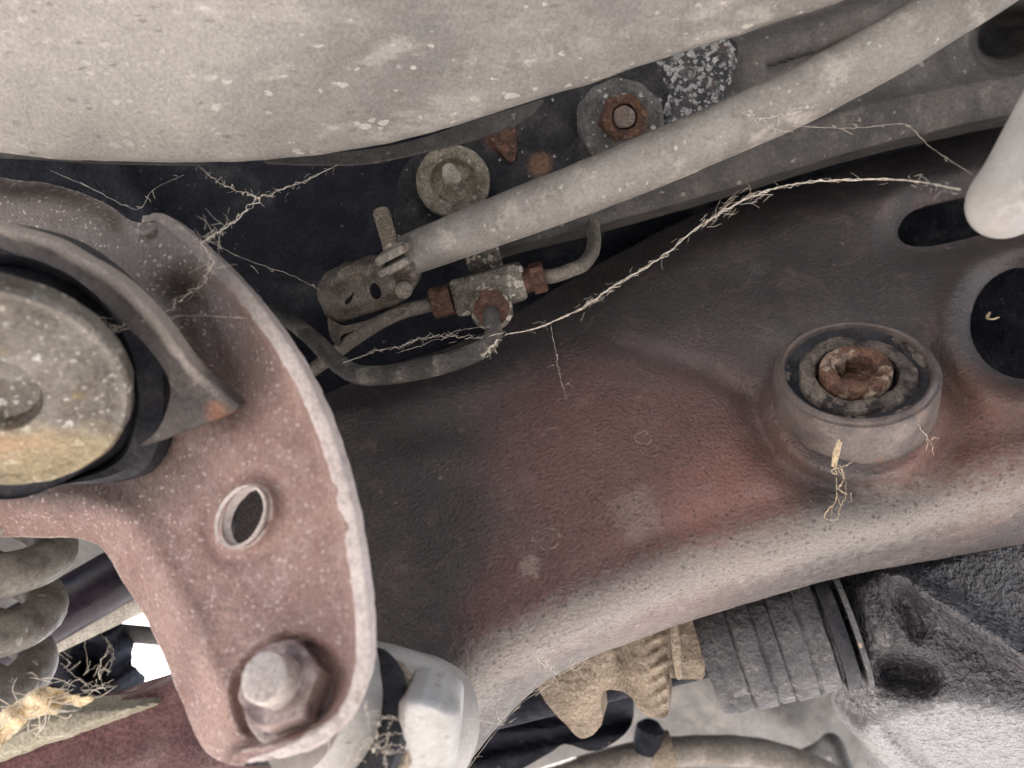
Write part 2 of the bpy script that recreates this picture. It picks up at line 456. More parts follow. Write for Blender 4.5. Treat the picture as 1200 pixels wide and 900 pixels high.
# pan: a pressed sheet closing the car above everything, built in world metres
FP_Z = CAM_Z + 0.60
bm = bmesh.new()
nx, ny = 96, 150
grid = [[None] * (ny + 1) for _ in range(nx + 1)]
for i in range(nx + 1):
    for j in range(ny + 1):
        x = -1.3 + 2.6 * i / nx; y = -3.2 + 3.88 * j / ny
        z = FP_Z + 0.012 * math.sin(x * 22) * (1 if y > 0.3 else 0.6) + 0.01 * noise.noise(Vector((x * 5, y * 5, 0)))
        if y > 0.60: z -= (y - 0.60) * 0.8
        grid[i][j] = bm.verts.new((x, y, z))
for i in range(nx):
    for j in range(ny):
        bm.faces.new((grid[i][j], grid[i][j + 1], grid[i + 1][j + 1], grid[i + 1][j]))
r = bmesh.ops.extrude_face_region(bm, geom=list(bm.faces))
for v in [q for q in r['geom'] if isinstance(q, bmesh.types.BMVert)]: v.co.z += 0.02
bmesh.ops.recalc_face_normals(bm, faces=bm.faces)
me = bpy.data.meshes.new('floor_pan'); bm.to_mesh(me); bm.free(); me.shade_smooth(); me.materials.append(M_black)
fp = bpy.data.objects.new('floor_pan', me); sc.collection.objects.link(fp)
fp['kind'] = 'structure'; fp['label'] = 'black undercoated floor of the car overhead'

# inner body wall between the tank and the subframe
wall_w = plane_w((0.05, 0.25, 1), P(300, 300, 0.50))
def bw(px, py):
    w = wall_w(px, py)
    w = w - 0.006 * gauss(seg_dist(px, py, [(120, 150), (150, 215), (240, 330)]), 14)
    w = w + 0.02 * sstep(480, 620, px) * sstep(350, 250, py)
    return w + 0.004 * np.sin(px / 60.0) * np.cos(py / 70.0)
solo('body_panel', sheet([(-260, -60), (1320, -160), (1320, 330), (900, 430), (640, 470), (420, 520), (-260, 520)], bw, 7, thick=0.006), M_black,
     'dark undercoated body panel behind the brake union and the round washer', 'body panel', warp=((0.0012, 60),))

# ---------------------------------------------------------------- fuel tank
tank_edge = catmull([(-160, 160), (-60, 171), (0, 178), (80, 187), (200, 191), (330, 186), (440, 171), (570, 136), (680, 101), (724, 86), (801, 61), (900, 30), (1000, -3), (1110, -55)], 6)
tank_out = np.concatenate([tank_edge, [(1110, -190), (-160, -190)]])
tp = plane_w((0.05, -0.42, 0.9), P(300, 120, 0.345))
def tank_w(px, py):
    d = seg_dist(px, py, tank_edge)
    t = np.maximum(0, 75 - d) * 0.34e-3
    w = tp(px, py) + 16 * t * t
    return w + np.where(d < 7, 0.004 * (1 - np.sqrt(np.clip(1 - ((7 - d) / 7) ** 2, 0, 1))), 0)
tk = thing('fuel_tank', 'big pale grey stained tank bulging across the top left', 'tank', P(300, 60, 0.34))
part('tank_shell', sheet(tank_out, tank_w, 5, thick=0.012, back=(0, .75, -1)), M_tank, tk, warp=((0.0006, 40),))
lip = np.concatenate([catmull([(300, 180), (380, 180), (470, 168), (560, 140), (640, 115)], 6),
                      catmull([(625, 134), (575, 156), (500, 176), (430, 190), (370, 192), (310, 190)], 6)])
lipw = plane_w((0.05, 0.2, 1), P(470, 180, 0.40))
part('seam_flange', sheet(lip, lambda x, y: lipw(x, y), 3, thick=0.004), M_rail, tk)
lip2 = np.concatenate([catmull([(-120, 150), (0, 168), (120, 178), (240, 184)], 6), catmull([(235, 192), (120, 190), (40, 185), (-120, 178)], 6)])
part('seam_flange', sheet(lip2, lambda x, y: lipw(x, y), 3, thick=0.004), M_rail, tk)

# ---------------------------------------------------------------- chassis rail and the plate bolted to it
rail_bot = catmull([(560, 305), (600, 289), (700, 264), (850, 222), (1000, 177), (1100, 152), (1200, 131), (1330, 108)], 6)
rail_out = np.concatenate([rail_bot, [(1330, -130), (900, -130), (700, 20), (600, 120), (560, 200), (545, 260)]])
rp = plane_w((0.0, 0.12, 1), P(800, 150, 0.455))
crease1 = catmull([(780, 215), (900, 160), (1010, 122), (1100, 103), (1200, 84), (1330, 60)], 6)
crease2 = catmull([(840, 62), (900, 36), (980, 12), (1060, -22)], 6)
hole_r = ellipse(1182, 42, 44, 33, -25)
def rail_w(px, py):
    w = rp(px, py)
    yl = np.interp(px, crease1[:, 0], crease1[:, 1])
    below = sstep(-6, 6, py - yl) * sstep(760, 900, px)
    w = w - 0.007 * below + np.maximum(0, py - yl) * 0.00016 * sstep(760, 900, px)
    w = w - 0.003 * gauss(seg_dist(px, py, crease1), 7) * sstep(900, 1000, px)
    y2 = np.interp(px, crease2[:, 0], crease2[:, 1])
    w = w + 0.014 * sstep(3, -3, py - y2) * sstep(845, 885, px)
    w = w - 0.004 * gauss(py - y2 - 14, 12) * sstep(860, 900, px)
    w = w + 0.005 * gauss(seg_dist(px, py, [(900, 78), (960, 60), (1010, 40)]), 5)
    dh = sdf(px, py, hole_r)
    w = w + 0.03 * sstep(8, -14, dh) - 0.002 * gauss(seg_dist(px, py, [(1110, 60), (1118, 90)]), 6)
    d = seg_dist(px, py, rail_bot)
    t = np.maximum(0, 14 - d) * 0.45e-3
    return w + 60 * t * t
rl = thing('chassis_rail', 'long grey filmed rail running behind the tube to the right', 'chassis rail', P(900, 120, 0.45))
part('rail_face', sheet(rail_out, rail_w, 3.5, thick=0.03), M_rail, rl, warp=((0.0005, 70),))
plate_out = catmull([(470, 205), (500, 170), (570, 130), (700, 85), (810, 50), (858, 46), (864, 70), (852, 110), (850, 138), (780, 190), (680, 235), (560, 285), (490, 300), (462, 262)], 6, True)
O_pl = P(680, 160, 0.447)
M_plate2 = mat('black_plate', (0.022, 0.022, 0.026), (0.05, 0.047, 0.048), 60, 0.6, bumps=((220, 0.6, 0.0014), (700, 0.3, 0.0005)),
              layers=[((0.10, 0.095, 0.09), 'noise', (70, 0.5, 0.68), 0.6),
                      ((0.20, 0.09, 0.06), 'spot', (P(588, 160, 0.447) - O_pl, 0.012, 0.009), 0.9),
                      ((0.42, 0.19, 0.09), 'spot', (P(592, 152, 0.447) - O_pl, 0.006, 0.004), 0.9),
                      ((0.26, 0.15, 0.09), 'spot', (P(632, 196, 0.447) - O_pl, 0.010, 0.010), 0.7),
                      ((0.60, 0.60, 0.58), 'fleck', (250, 0.5, 0.62), 0.7)])
pl_w = lambda x, y: rp(x, y) - 0.008
pt = thing('reinforcement_plate', 'black flat plate with rust spots under the two round washers', 'plate', O_pl)
part('plate_face', sheet(plate_out, pl_w, 4, thick=0.005), M_plate2, pt, warp=((0.0006, 90),))
salt = catmull([(768, 66), (800, 54), (850, 47), (863, 70), (850, 112), (848, 132), (800, 160), (775, 150), (782, 110)], 6, True)
part('sealant_patch', sheet(salt, lambda x, y: pl_w(x, y) - 0.0022 + 0.002 * sstep(8, 0, seg_dist(x, y, salt, True)), 3, thick=0.002), M_plate, pt,
     label='speckled black sealant patch crusted with white salt', warp=((0.0012, 160),))
lapo = catmull([(568, 138), (590, 134), (602, 150), (606, 172), (600, 190), (588, 180), (574, 160)], 6, True)
part('lifted_edge', sheet(lapo, lambda x, y: pl_w(x, y) - 0.003, 3, thick=0.002), M_rust, pt, label='lifted rusty edge of the plate', warp=((0.001, 150),))

# round dished washer pushed on a pale stud
AX1 = unit((0.05, 0.06, 1))
c = P(531, 212, 0.437)
t1 = thing('push_on_fastener', 'round dished brassy grey washer on a pale pointed stud', 'fastener', c)
rr = 0.0190
part('dished_washer', lathe(c, AX1, [(rr - .001, -.002), (rr, -.0012), (rr, 0), (rr - .0006, .0012), (rr * .75, .0016), (rr * .62, .0012), (rr * .56, -.001), (rr * .5, -.004), (rr * .35, -.0055), (0.0001, -.0057)], 56), M_zinc, t1, warp=((0.0004, 160),))
part('stud', lathe(c + np.array([-.001, .002, -.004]), unit((-.1, .35, 1)), [(.0055, -.003), (.0053, .001), (.0042, .004), (.0034, .009), (.0026, .0105), (.0012, .0112), (.0001, .0113)], 28), mat('pale_stud', (0.62, 0.58, 0.50), (0.45, 0.40, 0.33), 120, 0.5, layers=[((.15, .12, .09), 'noise', (300, .6, .7), .7)]), t1)

# big washer with a rusty nut
c = P(727, 141, 0.437)
AX2 = unit((0.0, 0.10, 1))
t2 = thing('rusty_nut', 'rusty hexagon nut on a wide salt-stained washer', 'nut', c)
rw = 0.0225
part('washer', lathe(c, AX2, [(rw - .001, -.0025), (rw, -.002), (rw, 0), (rw - .0008, .0012), (rw * .8, .0016), (rw * .5, .0022), (.0001, .0022)], 64,
     wob=lambda k, a, r, h: (r * (1 + .012 * math.sin(5 * a) + .01 * math.sin(11 * a + 1)), h)), M_washer, t2, warp=((0.0007, 140),))
cn = c + AX2 * .0022
AX2n = unit((0.05, -0.22, 1))
def hexnut(cn, ax, r, h, hole, ch=0.08, phase=0.2):
    p = [(hole, 0.0), (r, 0.0), (r, h * (1 - ch * 2)), (r * .94, h), (hole * 1.1, h), (hole, h - r * .08), (hole, 0)]
    v, f = lathe(cn, ax, p[:-1] + [(hole, 0.0001)], 6, phase)
    return v, [q for q in f if len(q) == 4]
def hexbody(cn, ax, r, h, phase=0.2, n_circ=48, hole=0.0):
    """solid hexagon with a chamfered round top"""
    x, y, z = frame_from(ax)
    ang = np.linspace(0, 2 * math.pi, n_circ, endpoint=False) + phase
    def hexr(a): 
        q = (a - phase) % (math.pi / 3) - math.pi / 6
        return r * math.cos(math.pi / 6) / math.cos(q)
    rows = []
    for kind, hh in (('hex', 0), ('hex', h * .86), ('mix', h * .96), ('circ', h)):
        row = []
        for a in ang:
            hr = hexr(a); cr = r * .88
            q = hr if kind == 'hex' else (min(hr, r * .93) if kind == 'mix' else cr)
            row.append(np.asarray(cn) + z * hh + (x * math.cos(a) + y * math.sin(a)) * q)
        rows.append(row)
    if hole:
        rows.append([np.asarray(cn) + z * h + (x * math.cos(a) + y * math.sin(a)) * hole * 1.08 for a in ang])
        rows.append([np.asarray(cn) + z * (h - hole * .15) + (x * math.cos(a) + y * math.sin(a)) * hole for a in ang])
        rows.append([np.asarray(cn) + z * (h * .15) + (x * math.cos(a) + y * math.sin(a)) * hole for a in ang])
    v = np.array([p for row in rows for p in row]); n = n_circ; f = []
    for k in range(len(rows) - 1):
        for s in range(n):
            t = (s + 1) % n
            f.append([k * n + s, k * n + t, (k + 1) * n + t, (k + 1) * n + s])
    f.append([s for s in reversed(range(n))]); f.append([(len(rows) - 1) * n + s for s in range(n)])
    return v, f
part('hex_nut', hexbody(cn, AX2n, .0122, .0105, .35, hole=.0062), M_rust, t2, sharp=28, warp=((0.0005, 180),))
part('stud', lathe(cn, AX2n, [(.0056, 0), (.0056, .0098), (.0048, .0112), (.0001, .0114)], 28), mat('stud_grey_rust', (0.26, 0.20, 0.17), (0.16, .12, .10), 200, 0.7, layers=[((.45, .40, .37), 'noise', (200, .5, .65), .6)]), t2, warp=((0.0003, 250),))

# ---------------------------------------------------------------- strut tube with its flattened, clamped end
st = thing('strut_tube', 'thick pale dusty tube slanting from the union up to the right', 'tube', P(760, 190, 0.39))
tube_pts = [P(478, 299, .415), P(560, 268, .408), P(700, 214, .395), P(850, 152, .382), P(960, 100, .372), P(1070, 38, .362), P(1190, -40, .35), P(1300, -115, .34)]
part('tube', tube(tube_pts, [.0098, .0112, .0124, .0124, .0124, .0124, .0124, .0124], 32, 10), M_pipe, st, warp=((0.0005, 35), (0.0002, 160)))
end_out = catmull([(371, 338), (385, 318), (420, 303), (455, 297), (490, 300), (492, 322), (478, 345), (462, 358), (420, 372), (392, 378), (378, 362)], 6, True)
slot = ellipse(440, 341, 6.5, 10, -15, 24)
slot2 = catmull([(404, 352), (413, 344), (416, 343), (412, 352), (406, 357)], 4, True)
ep = plane_w((-0.1, -0.25, 1), P(430, 340, .412))
def end_w(x, y):
    d = seg_dist(x, y, end_out, True)
    ridge = seg_dist(x, y, [(380, 345), (420, 352), (470, 340)])
    return ep(x, y) + 0.010 * (1 - np.clip(d / 20, 0, 1)) ** 2 - 0.004 * sstep(340, 305, y) - 0.002 * gauss(ridge, 8) + .003 * gauss(seg_dist(x, y, [(395, 335), (455, 322)]), 7)
part('flattened_end', sheet(end_out, end_w, 2, holes=[slot, slot2], thick=.005), M_stamp, st, warp=((0.0006, 200),))
und = catmull([(384, 372), (400, 381), (425, 377), (470, 360), (474, 366), (440, 382), (402, 392), (399, 402), (394, 404), (388, 396)], 5, True)
part('lower_lip', sheet(und, lambda x, y: ep(x, y) + .006, 2, thick=.006), M_stamp, st, warp=((0.0004, 200),))
dc = unit(P(620, 246, .403) - P(478, 299, .415))
uc = unit((0.1, 0.9, 0.35)); uc = unit(uc - dc * (uc @ dc)); zc = np.cross(dc, uc)
for k, (px, py, dy, lab) in enumerate(((461, 296, 0, 'upper'), (464, 310, 0, 'lower'))):
    cc = P(px, py, .394 + .003 * k)
    xx = unit(dc + uc * 0.12)
    b1 = box(cc, xx, np.cross(zc, xx), zc, (.0165, .0042 if k == 0 else .0038, .014), .0013)
    b2 = box(cc + xx * .001 - zc * .004, xx, np.cross(zc, xx), zc, (.013, .0055, .014), .0015)
    part('clamp_jaw', join(b1, b2), M_clamp, st, warp=((0.0005, 220),))
sa = unit(P(446, 248, .400) - P(458, 290, .398))
prof = []
n_th = 15
for k in range(n_th):
    h = k * .00118
    prof += [(.0040, h), (.00335, h + .00059)]
prof += [(.0036, n_th * .00118), (.0030, n_th * .00118 + .0007), (.0001, n_th * .00118 + .0009)]
part('threaded_stud', lathe(P(458, 288, .398), sa, [(.0040, -.004)] + prof, 24, ref=(0, 0, 1)), M_zinc, st, sharp=60)
part('rivet', lathe(P(473, 340, .404), (0, -.2, 1), [(.004, -.002), (.004, .0005), (.0025, .002), (.0001, .0024)], 20), M_line, st)

# ---------------------------------------------------------------- brake union block, three rusty nuts, three pipes
uo = P(573, 342, .425)
un = thing('brake_union', 'corroded grey T-shaped brake union block with three rusty nuts', 'brake union', uo)
ux = unit(P(612, 328, .420) - P(533, 349, .423)); uz = unit((0.02, -0.15, 1)); uz = unit(uz - ux * (uz @ ux)); uy = np.cross(uz, ux)
part('block', join(box(P(573, 339, .426), ux, uy, uz, (.036, .019, .018), .0025, 3),
                   lathe(P(576, 352, .426), unit((.03, -.55, 1)), [(.0105, 0), (.0105, .0125), (.0098, .014), (.0062, .0142), (.006, .012)], 32),
                   box(P(574, 325, .424), ux, uy, uz, (.034, .004, .014), .0012)), M_union, un, warp=((0.0007, 150),))
part('fixing_tab', box(P(567, 305, .428), unit(ux + uy * .1), uy, uz, (.0175, .018, .005), .0012), M_union, un, warp=((0.0005, 170),))
na = -ux; 
part('fitting_nut', hexbody(P(530, 350, .425), na, .0082, .0105, .1, hole=.003), M_rustred, un, sharp=28, warp=((0.0004, 220),))
part('fitting_nut', join(lathe(P(612, 330, .424), ux, [(.0062, 0), (.0062, .006)], 28), hexbody(P(623, 327.5, .4235), ux, .0080, .0068, .4, hole=.003)), M_rustred, un, sharp=28, warp=((0.0004, 220),))
nf = unit((.03, -.62, 1)); cf = P(576, 357, .412)
part('fitting_nut', hexbody(cf, nf, .0088, .0085, .2, hole=.0034), M_rustred, un, sharp=28, warp=((0.0004, 220),))
gp = 'brake pipes screwed into the union'
solo('brake_pipe', tube([P(508, 356, .4245), P(488, 361, .424), P(462, 369, .424), P(435, 384, .425), P(412, 399, .428), P(385, 420, .44), P(350, 446, .46)], .0036, 18), M_line,
     'thin grey brake pipe leaving the left nut of the union', 'brake pipe', group=gp, warp=((0.00025, 200),))
solo('brake_pipe', tube([P(632, 325, .4232), P(650, 323, .423), P(668, 317, .424), P(682, 311, .427), P(692, 299, .432), P(696, 284, .44), P(695, 266, .45), P(693, 240, .46)], .0036, 18), M_line,
     'short grey brake pipe bending up from the right nut', 'brake pipe', group=gp, warp=((0.00025, 200),))
solo('brake_pipe', tube([cf + nf * .004, P(576, 377, .400), P(578, 392, .394), P(566, 408, .392), P(540, 420, .393), P(500, 431, .396), P(455, 439, .402), P(420, 439, .408), P(396, 426, .415), P(372, 402, .425), P(345, 379, .438), P(320, 366, .45)],
     [.0040, .0040, .0042, .0044, .0046, .0048, .0048, .0048, .0046, .0044, .0044, .0044], 20), M_lineblk,
     'thick dark coated brake pipe curving left under the union', 'brake pipe', group=gp, warp=((0.0004, 160),))

# ---------------------------------------------------------------- subframe
A = unit((-0.20, 0.72, 0.66))
bt = P(1003, 431, 0.385)                     # centre of the bush top
base = bt - A * 0.026
O_sf = P(800, 500, 0.42)
sp = plane_w((-0.20, 0.60, 0.77), base)
sf_low = catmull([(500, 1010), (535, 920), (560, 880), (590, 845), (630, 806), (680, 776), (740, 752), (820, 724), (900, 700), (1000, 673), (1100, 655), (1200, 637), (1340, 612)], 8)
sf_up = catmull([(1340, 112), (1200, 140), (1100, 165), (950, 207), (830, 245), (720, 300), (640, 345), (560, 392), (470, 425), (400, 440), (330, 462), (300, 480)], 8)
sf_out = np.concatenate([sf_low, sf_up, [(260, 700), (300, 1010)]])
big = ellipse(1203, 379, 66, 66, 0)
slt = np.array(catmull([(1052, 272), (1065, 250), (1100, 237), (1150, 230), (1176, 238), (1180, 262), (1140, 278), (1090, 288), (1062, 286)], 6, True))
crease_up = catmull([(430, 900), (480, 800), (560, 730), (690, 665), (800, 618), (900, 590), (1000, 562), (1100, 528), (1200, 500), (1340, 470)], 8)
def sf_w(px, py):
    w0 = sp(px, py)
    d = seg_dist(px, py, sf_low)
    dc_ = seg_dist(px, py, crease_up)
    frac = np.clip(d / (d + dc_ + 1e-6), 0, 1)
    above = py < np.interp(px, crease_up[:, 0], crease_up[:, 1])
    frac = np.where(above, 1.0, frac)
    band = d + dc_
    t = (1 - frac) * band * 0.38e-3
    t = np.where(above, 0, t)
    w = w0 + 17 * t * t + 0.026 * np.clip(1 - frac, 0, 1) ** 4
    w = w + np.where(d < 7, 0.004 * (1 - np.sqrt(np.clip(1 - ((7 - d) / 7) ** 2, 0, 1))), 0)
    # slight groove just before the roll and a rounded crest
    w = w + 0.0030 * gauss(dc_, 18) * sstep(620, 760, px)
    # the left part swells toward the lower left
    # moat round the boss
    q = Pn(px, py, w0) - base
    hh = q @ A; rho = np.sqrt(np.maximum(1e-9, (q * q).sum(-1) - hh ** 2))
    w = w + 0.0050 * gauss(rho - .0465, .008) - 0.010 * gauss(np.maximum(0, rho - .036), .0045)
    # hole lips and pressed grooves
    db = np.abs(sdf(px, py, big)); ob = sdf(px, py, big)
    w = w - 0.006 * gauss(ob - 26, 16) + 0.006 * sstep(14, 0, db)
    os_ = sdf(px, py, slt)
    w = w + 0.011 * sstep(34, 0, os_)
    w = w + 0.0040 * gauss(seg_dist(px, py, [(895, 325), (920, 360), (940, 392)]), 12)
    w = w + 0.0042 * gauss(seg_dist(px, py, [(640, 372), (760, 415), (830, 436), (885, 470), (905, 520)]), 13) * sstep(620, 800, px)
    w = w + 0.006 * sstep(-20, 20, py - np.interp(px, [600, 760, 890, 960, 1100, 1340], [330, 330, 330, 300, 320, 250])) * 0
    # top edge turns away
    du = seg_dist(px, py, sf_up)
    tu = np.maximum(0, 60 - du) * 0.45e-3
    return w + 20 * tu * tu
def Psf(px, py):
    return P(px, py, float(sf_w(np.array([px * 1.0]), np.array([py * 1.0]))[0]))
sfmat = mat('subframe_paint', (0.105, 0.09, 0.085), (0.075, 0.064, 0.062), 18, 0.42, spec=.4,
    micro=.25, bs=1.7, bumps=((560, 0.8, 0.0009), (1100, 0.4, 0.0004), (70, 0.2, 0.002)),
    layers=[((0.25, 0.115, 0.098), "spot", (Psf(735, 555) - O_sf, 0.100, 0.06, 14), 0.60),
            ((0.30, 0.15, 0.115), 'spot', (Psf(860, 590) - O_sf, 0.046, 0.03, 20), 0.70),
            ((0.25, 0.12, 0.085), 'spot', (Psf(1110, 520) - O_sf, 0.055, 0.03, 20), 0.65),
            ((0.24, 0.11, 0.10), 'spot', (Psf(610, 720) - O_sf, 0.038, 0.03, 20), 0.50),
            ((0.30, 0.20, 0.18), 'noise', (55, 0.5, 0.72, 0.8), 0.35),
            ((0.40, 0.30, 0.26), 'fleck', (130, 0.42, 0.68), 0.55),
            ((0.45, 0.38, 0.33), 'fleck', (420, 0.4, 0.6), 0.5),
            ((0.50, 0.39, 0.34), 'ring', (Psf(643, 630) - O_sf, 0.0062, 0.0095, 132), 0.60),
            ((0.52, 0.42, 0.36), 'ring', (Psf(754, 513) - O_sf, 0.0036, 0.0057, 180), 0.60),
            ((0.46, 0.36, 0.32), 'ring', (Psf(760, 527) - O_sf, 0.0042, 0.0076, 180), 0.52),
            ((0.46, 0.36, 0.32), 'ring', (Psf(648, 510) - O_sf, 0.0042, 0.0095, 180), 0.45),
            ((0.48, 0.38, 0.33), 'spot', (Psf(620, 665) - O_sf, 0.0075, 0.010, 260), 0.45),
            ((0.44, 0.345, 0.305), 'spot', (Psf(745, 600) - O_sf, 0.016, 0.024, 160), 0.30),
            ((0.27, 0.236, 0.208), 'pale_mask', (210, 1.0), 0.86), ((0.05, 0.042, 0.04), 'fleck', (420, .6, .45), .55)])
sf = thing('subframe', 'wide dark subframe panel with reddish stains and rolled lower edge', 'subframe', O_sf)
def sf_dust_light(px, py):  # pale dust plus the lit highlight band, painted along the roll
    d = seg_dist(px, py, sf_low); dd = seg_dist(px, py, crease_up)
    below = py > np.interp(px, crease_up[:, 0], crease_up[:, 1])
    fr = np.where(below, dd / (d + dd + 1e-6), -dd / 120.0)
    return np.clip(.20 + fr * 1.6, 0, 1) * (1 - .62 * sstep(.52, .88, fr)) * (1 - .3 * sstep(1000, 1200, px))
part('front_panel', sheet(sf_out, sf_w, 3.0, holes=[big, slt], thick=.004), sfmat, sf, pale_mask=sf_dust_light, warp=((0.0004, 40), (0.00012, 480)))
rw_ = plane_w((-0.20, 0.60, 0.77), base - A * .075)
part('rear_wall', sheet([(1360, 100), (1000, 190), (720, 300), (520, 420), (380, 440), (380, 620), (600, 700), (900, 640), (1360, 560)], lambda x, y: rw_(x, y), 12, thick=.004), M_black, sf)

lo_f = Pn(sf_low[:, 0], sf_low[:, 1], sf_w(sf_low[:, 0], sf_low[:, 1])) + np.array([0, .004, -.004])
bkdir = unit((-0.1, 0.35, -0.93))
rows_ = [lo_f, lo_f + bkdir * .10, lo_f + bkdir * .10 + np.array([0, .004, 0]), lo_f + np.array([0, .004, 0])]
nn_ = len(lo_f); ff_ = []
for k in range(4):
    for i_ in range(nn_ - 1):
        k2 = (k + 1) % 4
        ff_.append([k * nn_ + i_, k * nn_ + i_ + 1, k2 * nn_ + i_ + 1, k2 * nn_ + i_])
part('lower_flange', (np.concatenate(rows_), ff_), sfmat, sf)
# bush pressed into the boss
bs = thing('subframe_bushing', 'round metal-cased bushing with rusty bolt at its centre', 'bushing', bt)
Rb = 0.0352
slm = mat('bush_sleeve_steel', (0.165, 0.135, 0.123), (0.105, 0.086, 0.08), 50, 0.42, 0.2, micro=.22, bs=1.2, bumps=((320, 0.4, 0.0007),),
          layers=[((0.28, 0.23, 0.205), 'noise', (45, 0.48, 0.7), 0.6), ((0.20, 0.10, 0.06), 'noise', (90, 0.58, 0.72), 0.6), ((0.45, 0.40, 0.36), 'fleck', (300, .4, .7), .6)])
part('sleeve', ring(bt, A, [(Rb - .0045, -.040), (Rb + .001, -.040), (Rb + .001, -.033), (Rb + .0009, -.027), (Rb + .0008, -.012), (Rb + .0004, -.0035), (Rb, -.0022), (Rb - .0012, -.0018), (Rb - .0018, -.0006), (Rb - .0030, 0), (Rb - .0042, -.0006), (Rb - .0047, -.002)], seg=96), slm, bs, warp=((0.0004, 90),))
part('rubber', lathe(bt - A * .0040, A, [(Rb - .004, -.02), (Rb - .0042, .0015), (Rb - .008, -.001), (Rb - .012, -.001), (.0185, .000), (.0172, -.006), (.0001, -.008)], 72), M_rubber, bs, warp=((0.0022, 140),))
irm = mat('inner_ring_grime', (0.22, 0.18, 0.15), (0.10, 0.084, 0.075), 70, 0.6, bumps=((330, .6, .001),),
          layers=[((0.035, 0.03, 0.03), 'noise', (95, 0.50, 0.60), 0.85), ((0.36, 0.28, 0.22), 'noise', (130, .55, .7), .6)])
part('inner_ring', ring(bt - A * .003, A, [(.0172, -.012), (.0258, -.012), (.0256, -.0015), (.0246, .0002), (.0205, .0012), (.0180, .0002), (.0172, -.003)], seg=72,
     wob=lambda k, a, r, h: (r * (1 + (.035 * math.sin(3 * a + 1) + .02 * math.sin(7 * a)) * (1 if r > .02 else .3)), h)), irm, bs, warp=((0.0010, 150),))
for a0, a1, rad in ((0.3, 1.2, .0298), (3.2, 3.6, .0300), (4.6, 5.2, .0296), (5.4, 5.8, .030)):
    x_, y_, z_ = frame_from(A)
    pp = [bt - A * .0042 + rad * (x_ * math.cos(t) + y_ * math.sin(t)) for t in np.linspace(a0, a1, 8)]
    part('rubber_shred', tube(pp, [.0008, .0016, .0022, .0016, .0024, .0018, .0012, .0006], 8, 3), irm, bs, warp=((0.0012, 260),))
bcm = mat('bolt_rust_scale', (0.21, 0.115, 0.075), (0.10, 0.055, 0.045), 120, 0.75, bumps=((350, .9, .0012), (900, .4, .0004)),
          layers=[((0.10, 0.05, 0.04), 'noise', (90, .55, .68), .7), ((0.50, 0.39, 0.29), 'noise', (85, .52, .62, .5), .8)])
def sock(k, a, r, h):
    if k >= 5 and r > .001:
        q = (a % (math.pi / 3)) - math.pi / 6
        return r * (math.cos(math.pi / 6) / math.cos(q)) * 1.06, h
    return r, h
part('centre_bolt', lathe(bt - A * .0058, A, [(.0156, -.012), (.0156, .0042), (.0151, .006), (.0140, .0068), (.0108, .0068), (.0092, .0058), (.0082, -.0050), (.0001, -.0060)], 72, wob=sock), bcm, bs, warp=((0.0003, 170),))

# ---------------------------------------------------------------- mounting bracket, front left
O_br = P(280, 650, .30)
n_br = (-0.42, 0.16, 0.89)
bp_ = plane_w(n_br, P(300, 650, .300))
br_right = catmull([(168, 253), (182, 247), (200, 252), (240, 285), (290, 335), (335, 395), (370, 455), (398, 525), (418, 600), (431, 680), (437, 750), (433, 800), (415, 842), (380, 874), (335, 890), (290, 897)], 8)
_t = np.gradient(br_right, axis=0); _t /= np.linalg.norm(_t, axis=1)[:, None]
_k = np.interp(np.arange(len(br_right)), [0, 8, len(br_right) - 14, len(br_right) - 1], [0, 7, 7, 4])
br_rin = br_right - np.stack([_t[:, 1], -_t[:, 0]], -1) * _k[:, None]
br_left = catmull([(290, 897), (262, 894), (240, 878), (226, 855), (206, 805), (181, 743), (148, 688), (125, 650), (108, 636), (80, 630), (40, 630), (0, 630), (-110, 628)], 8)
br_out = np.concatenate([br_rin, br_left[1:], catmull([(-110, 196), (-40, 203), (0, 208), (60, 216), (110, 232), (150, 256), (166, 262)], 6)])
hole_b = ellipse(288, 606, 38.5, 25.5, -62, 40)
def br_w(px, py):
    w = bp_(px, py)
    d = seg_dist(px, py, br_right)
    k = sstep(252, 330, py) * 0.7 + 0.3
    w = w - 0.0095 * sstep(31, 17, d) * k
    w = w + np.where(d < 5, 0.003 * (1 - np.sqrt(np.clip(1 - ((5 - d) / 5) ** 2, 0, 1))), 0)
    dl = seg_dist(px, py, br_left)
    lm = sstep(940, 870, py) * 1.0
    t = np.maximum(0, 62 - dl) * 0.30e-3
    w = w - 0.005 * gauss(dl - 42, 22) * sstep(860, 780, py) + 40 * t * t * lm
    # dark hollow beside the front plate, and the dome above it
    w = w + 0.022 * gauss(seg_dist(px, py, [(228, 350), (245, 395), (264, 440)]), 32) + 0.035 * sstep(545, 480, py) * sstep(215, 150, px) * sstep(310, 400, py)
    w = w - 0.012 * sstep(300, 220, py) * sstep(200, 120, px)
    w = w + 0.016 * gauss(seg_dist(px, py, br_out[-30:]), 14) * sstep(160, 130, px)
    # seat of the bolt and the lip of the hole
    w = w + 0.007 * sstep(78, 58, np.hypot(px - 342, py - 815)) * sstep(22, 40, d)
    oh = sdf(px, py, hole_b)
    w = w - 0.0035 * gauss(np.maximum(0, oh), 7) + .0016 * gauss(oh - 16, 8)
    return w
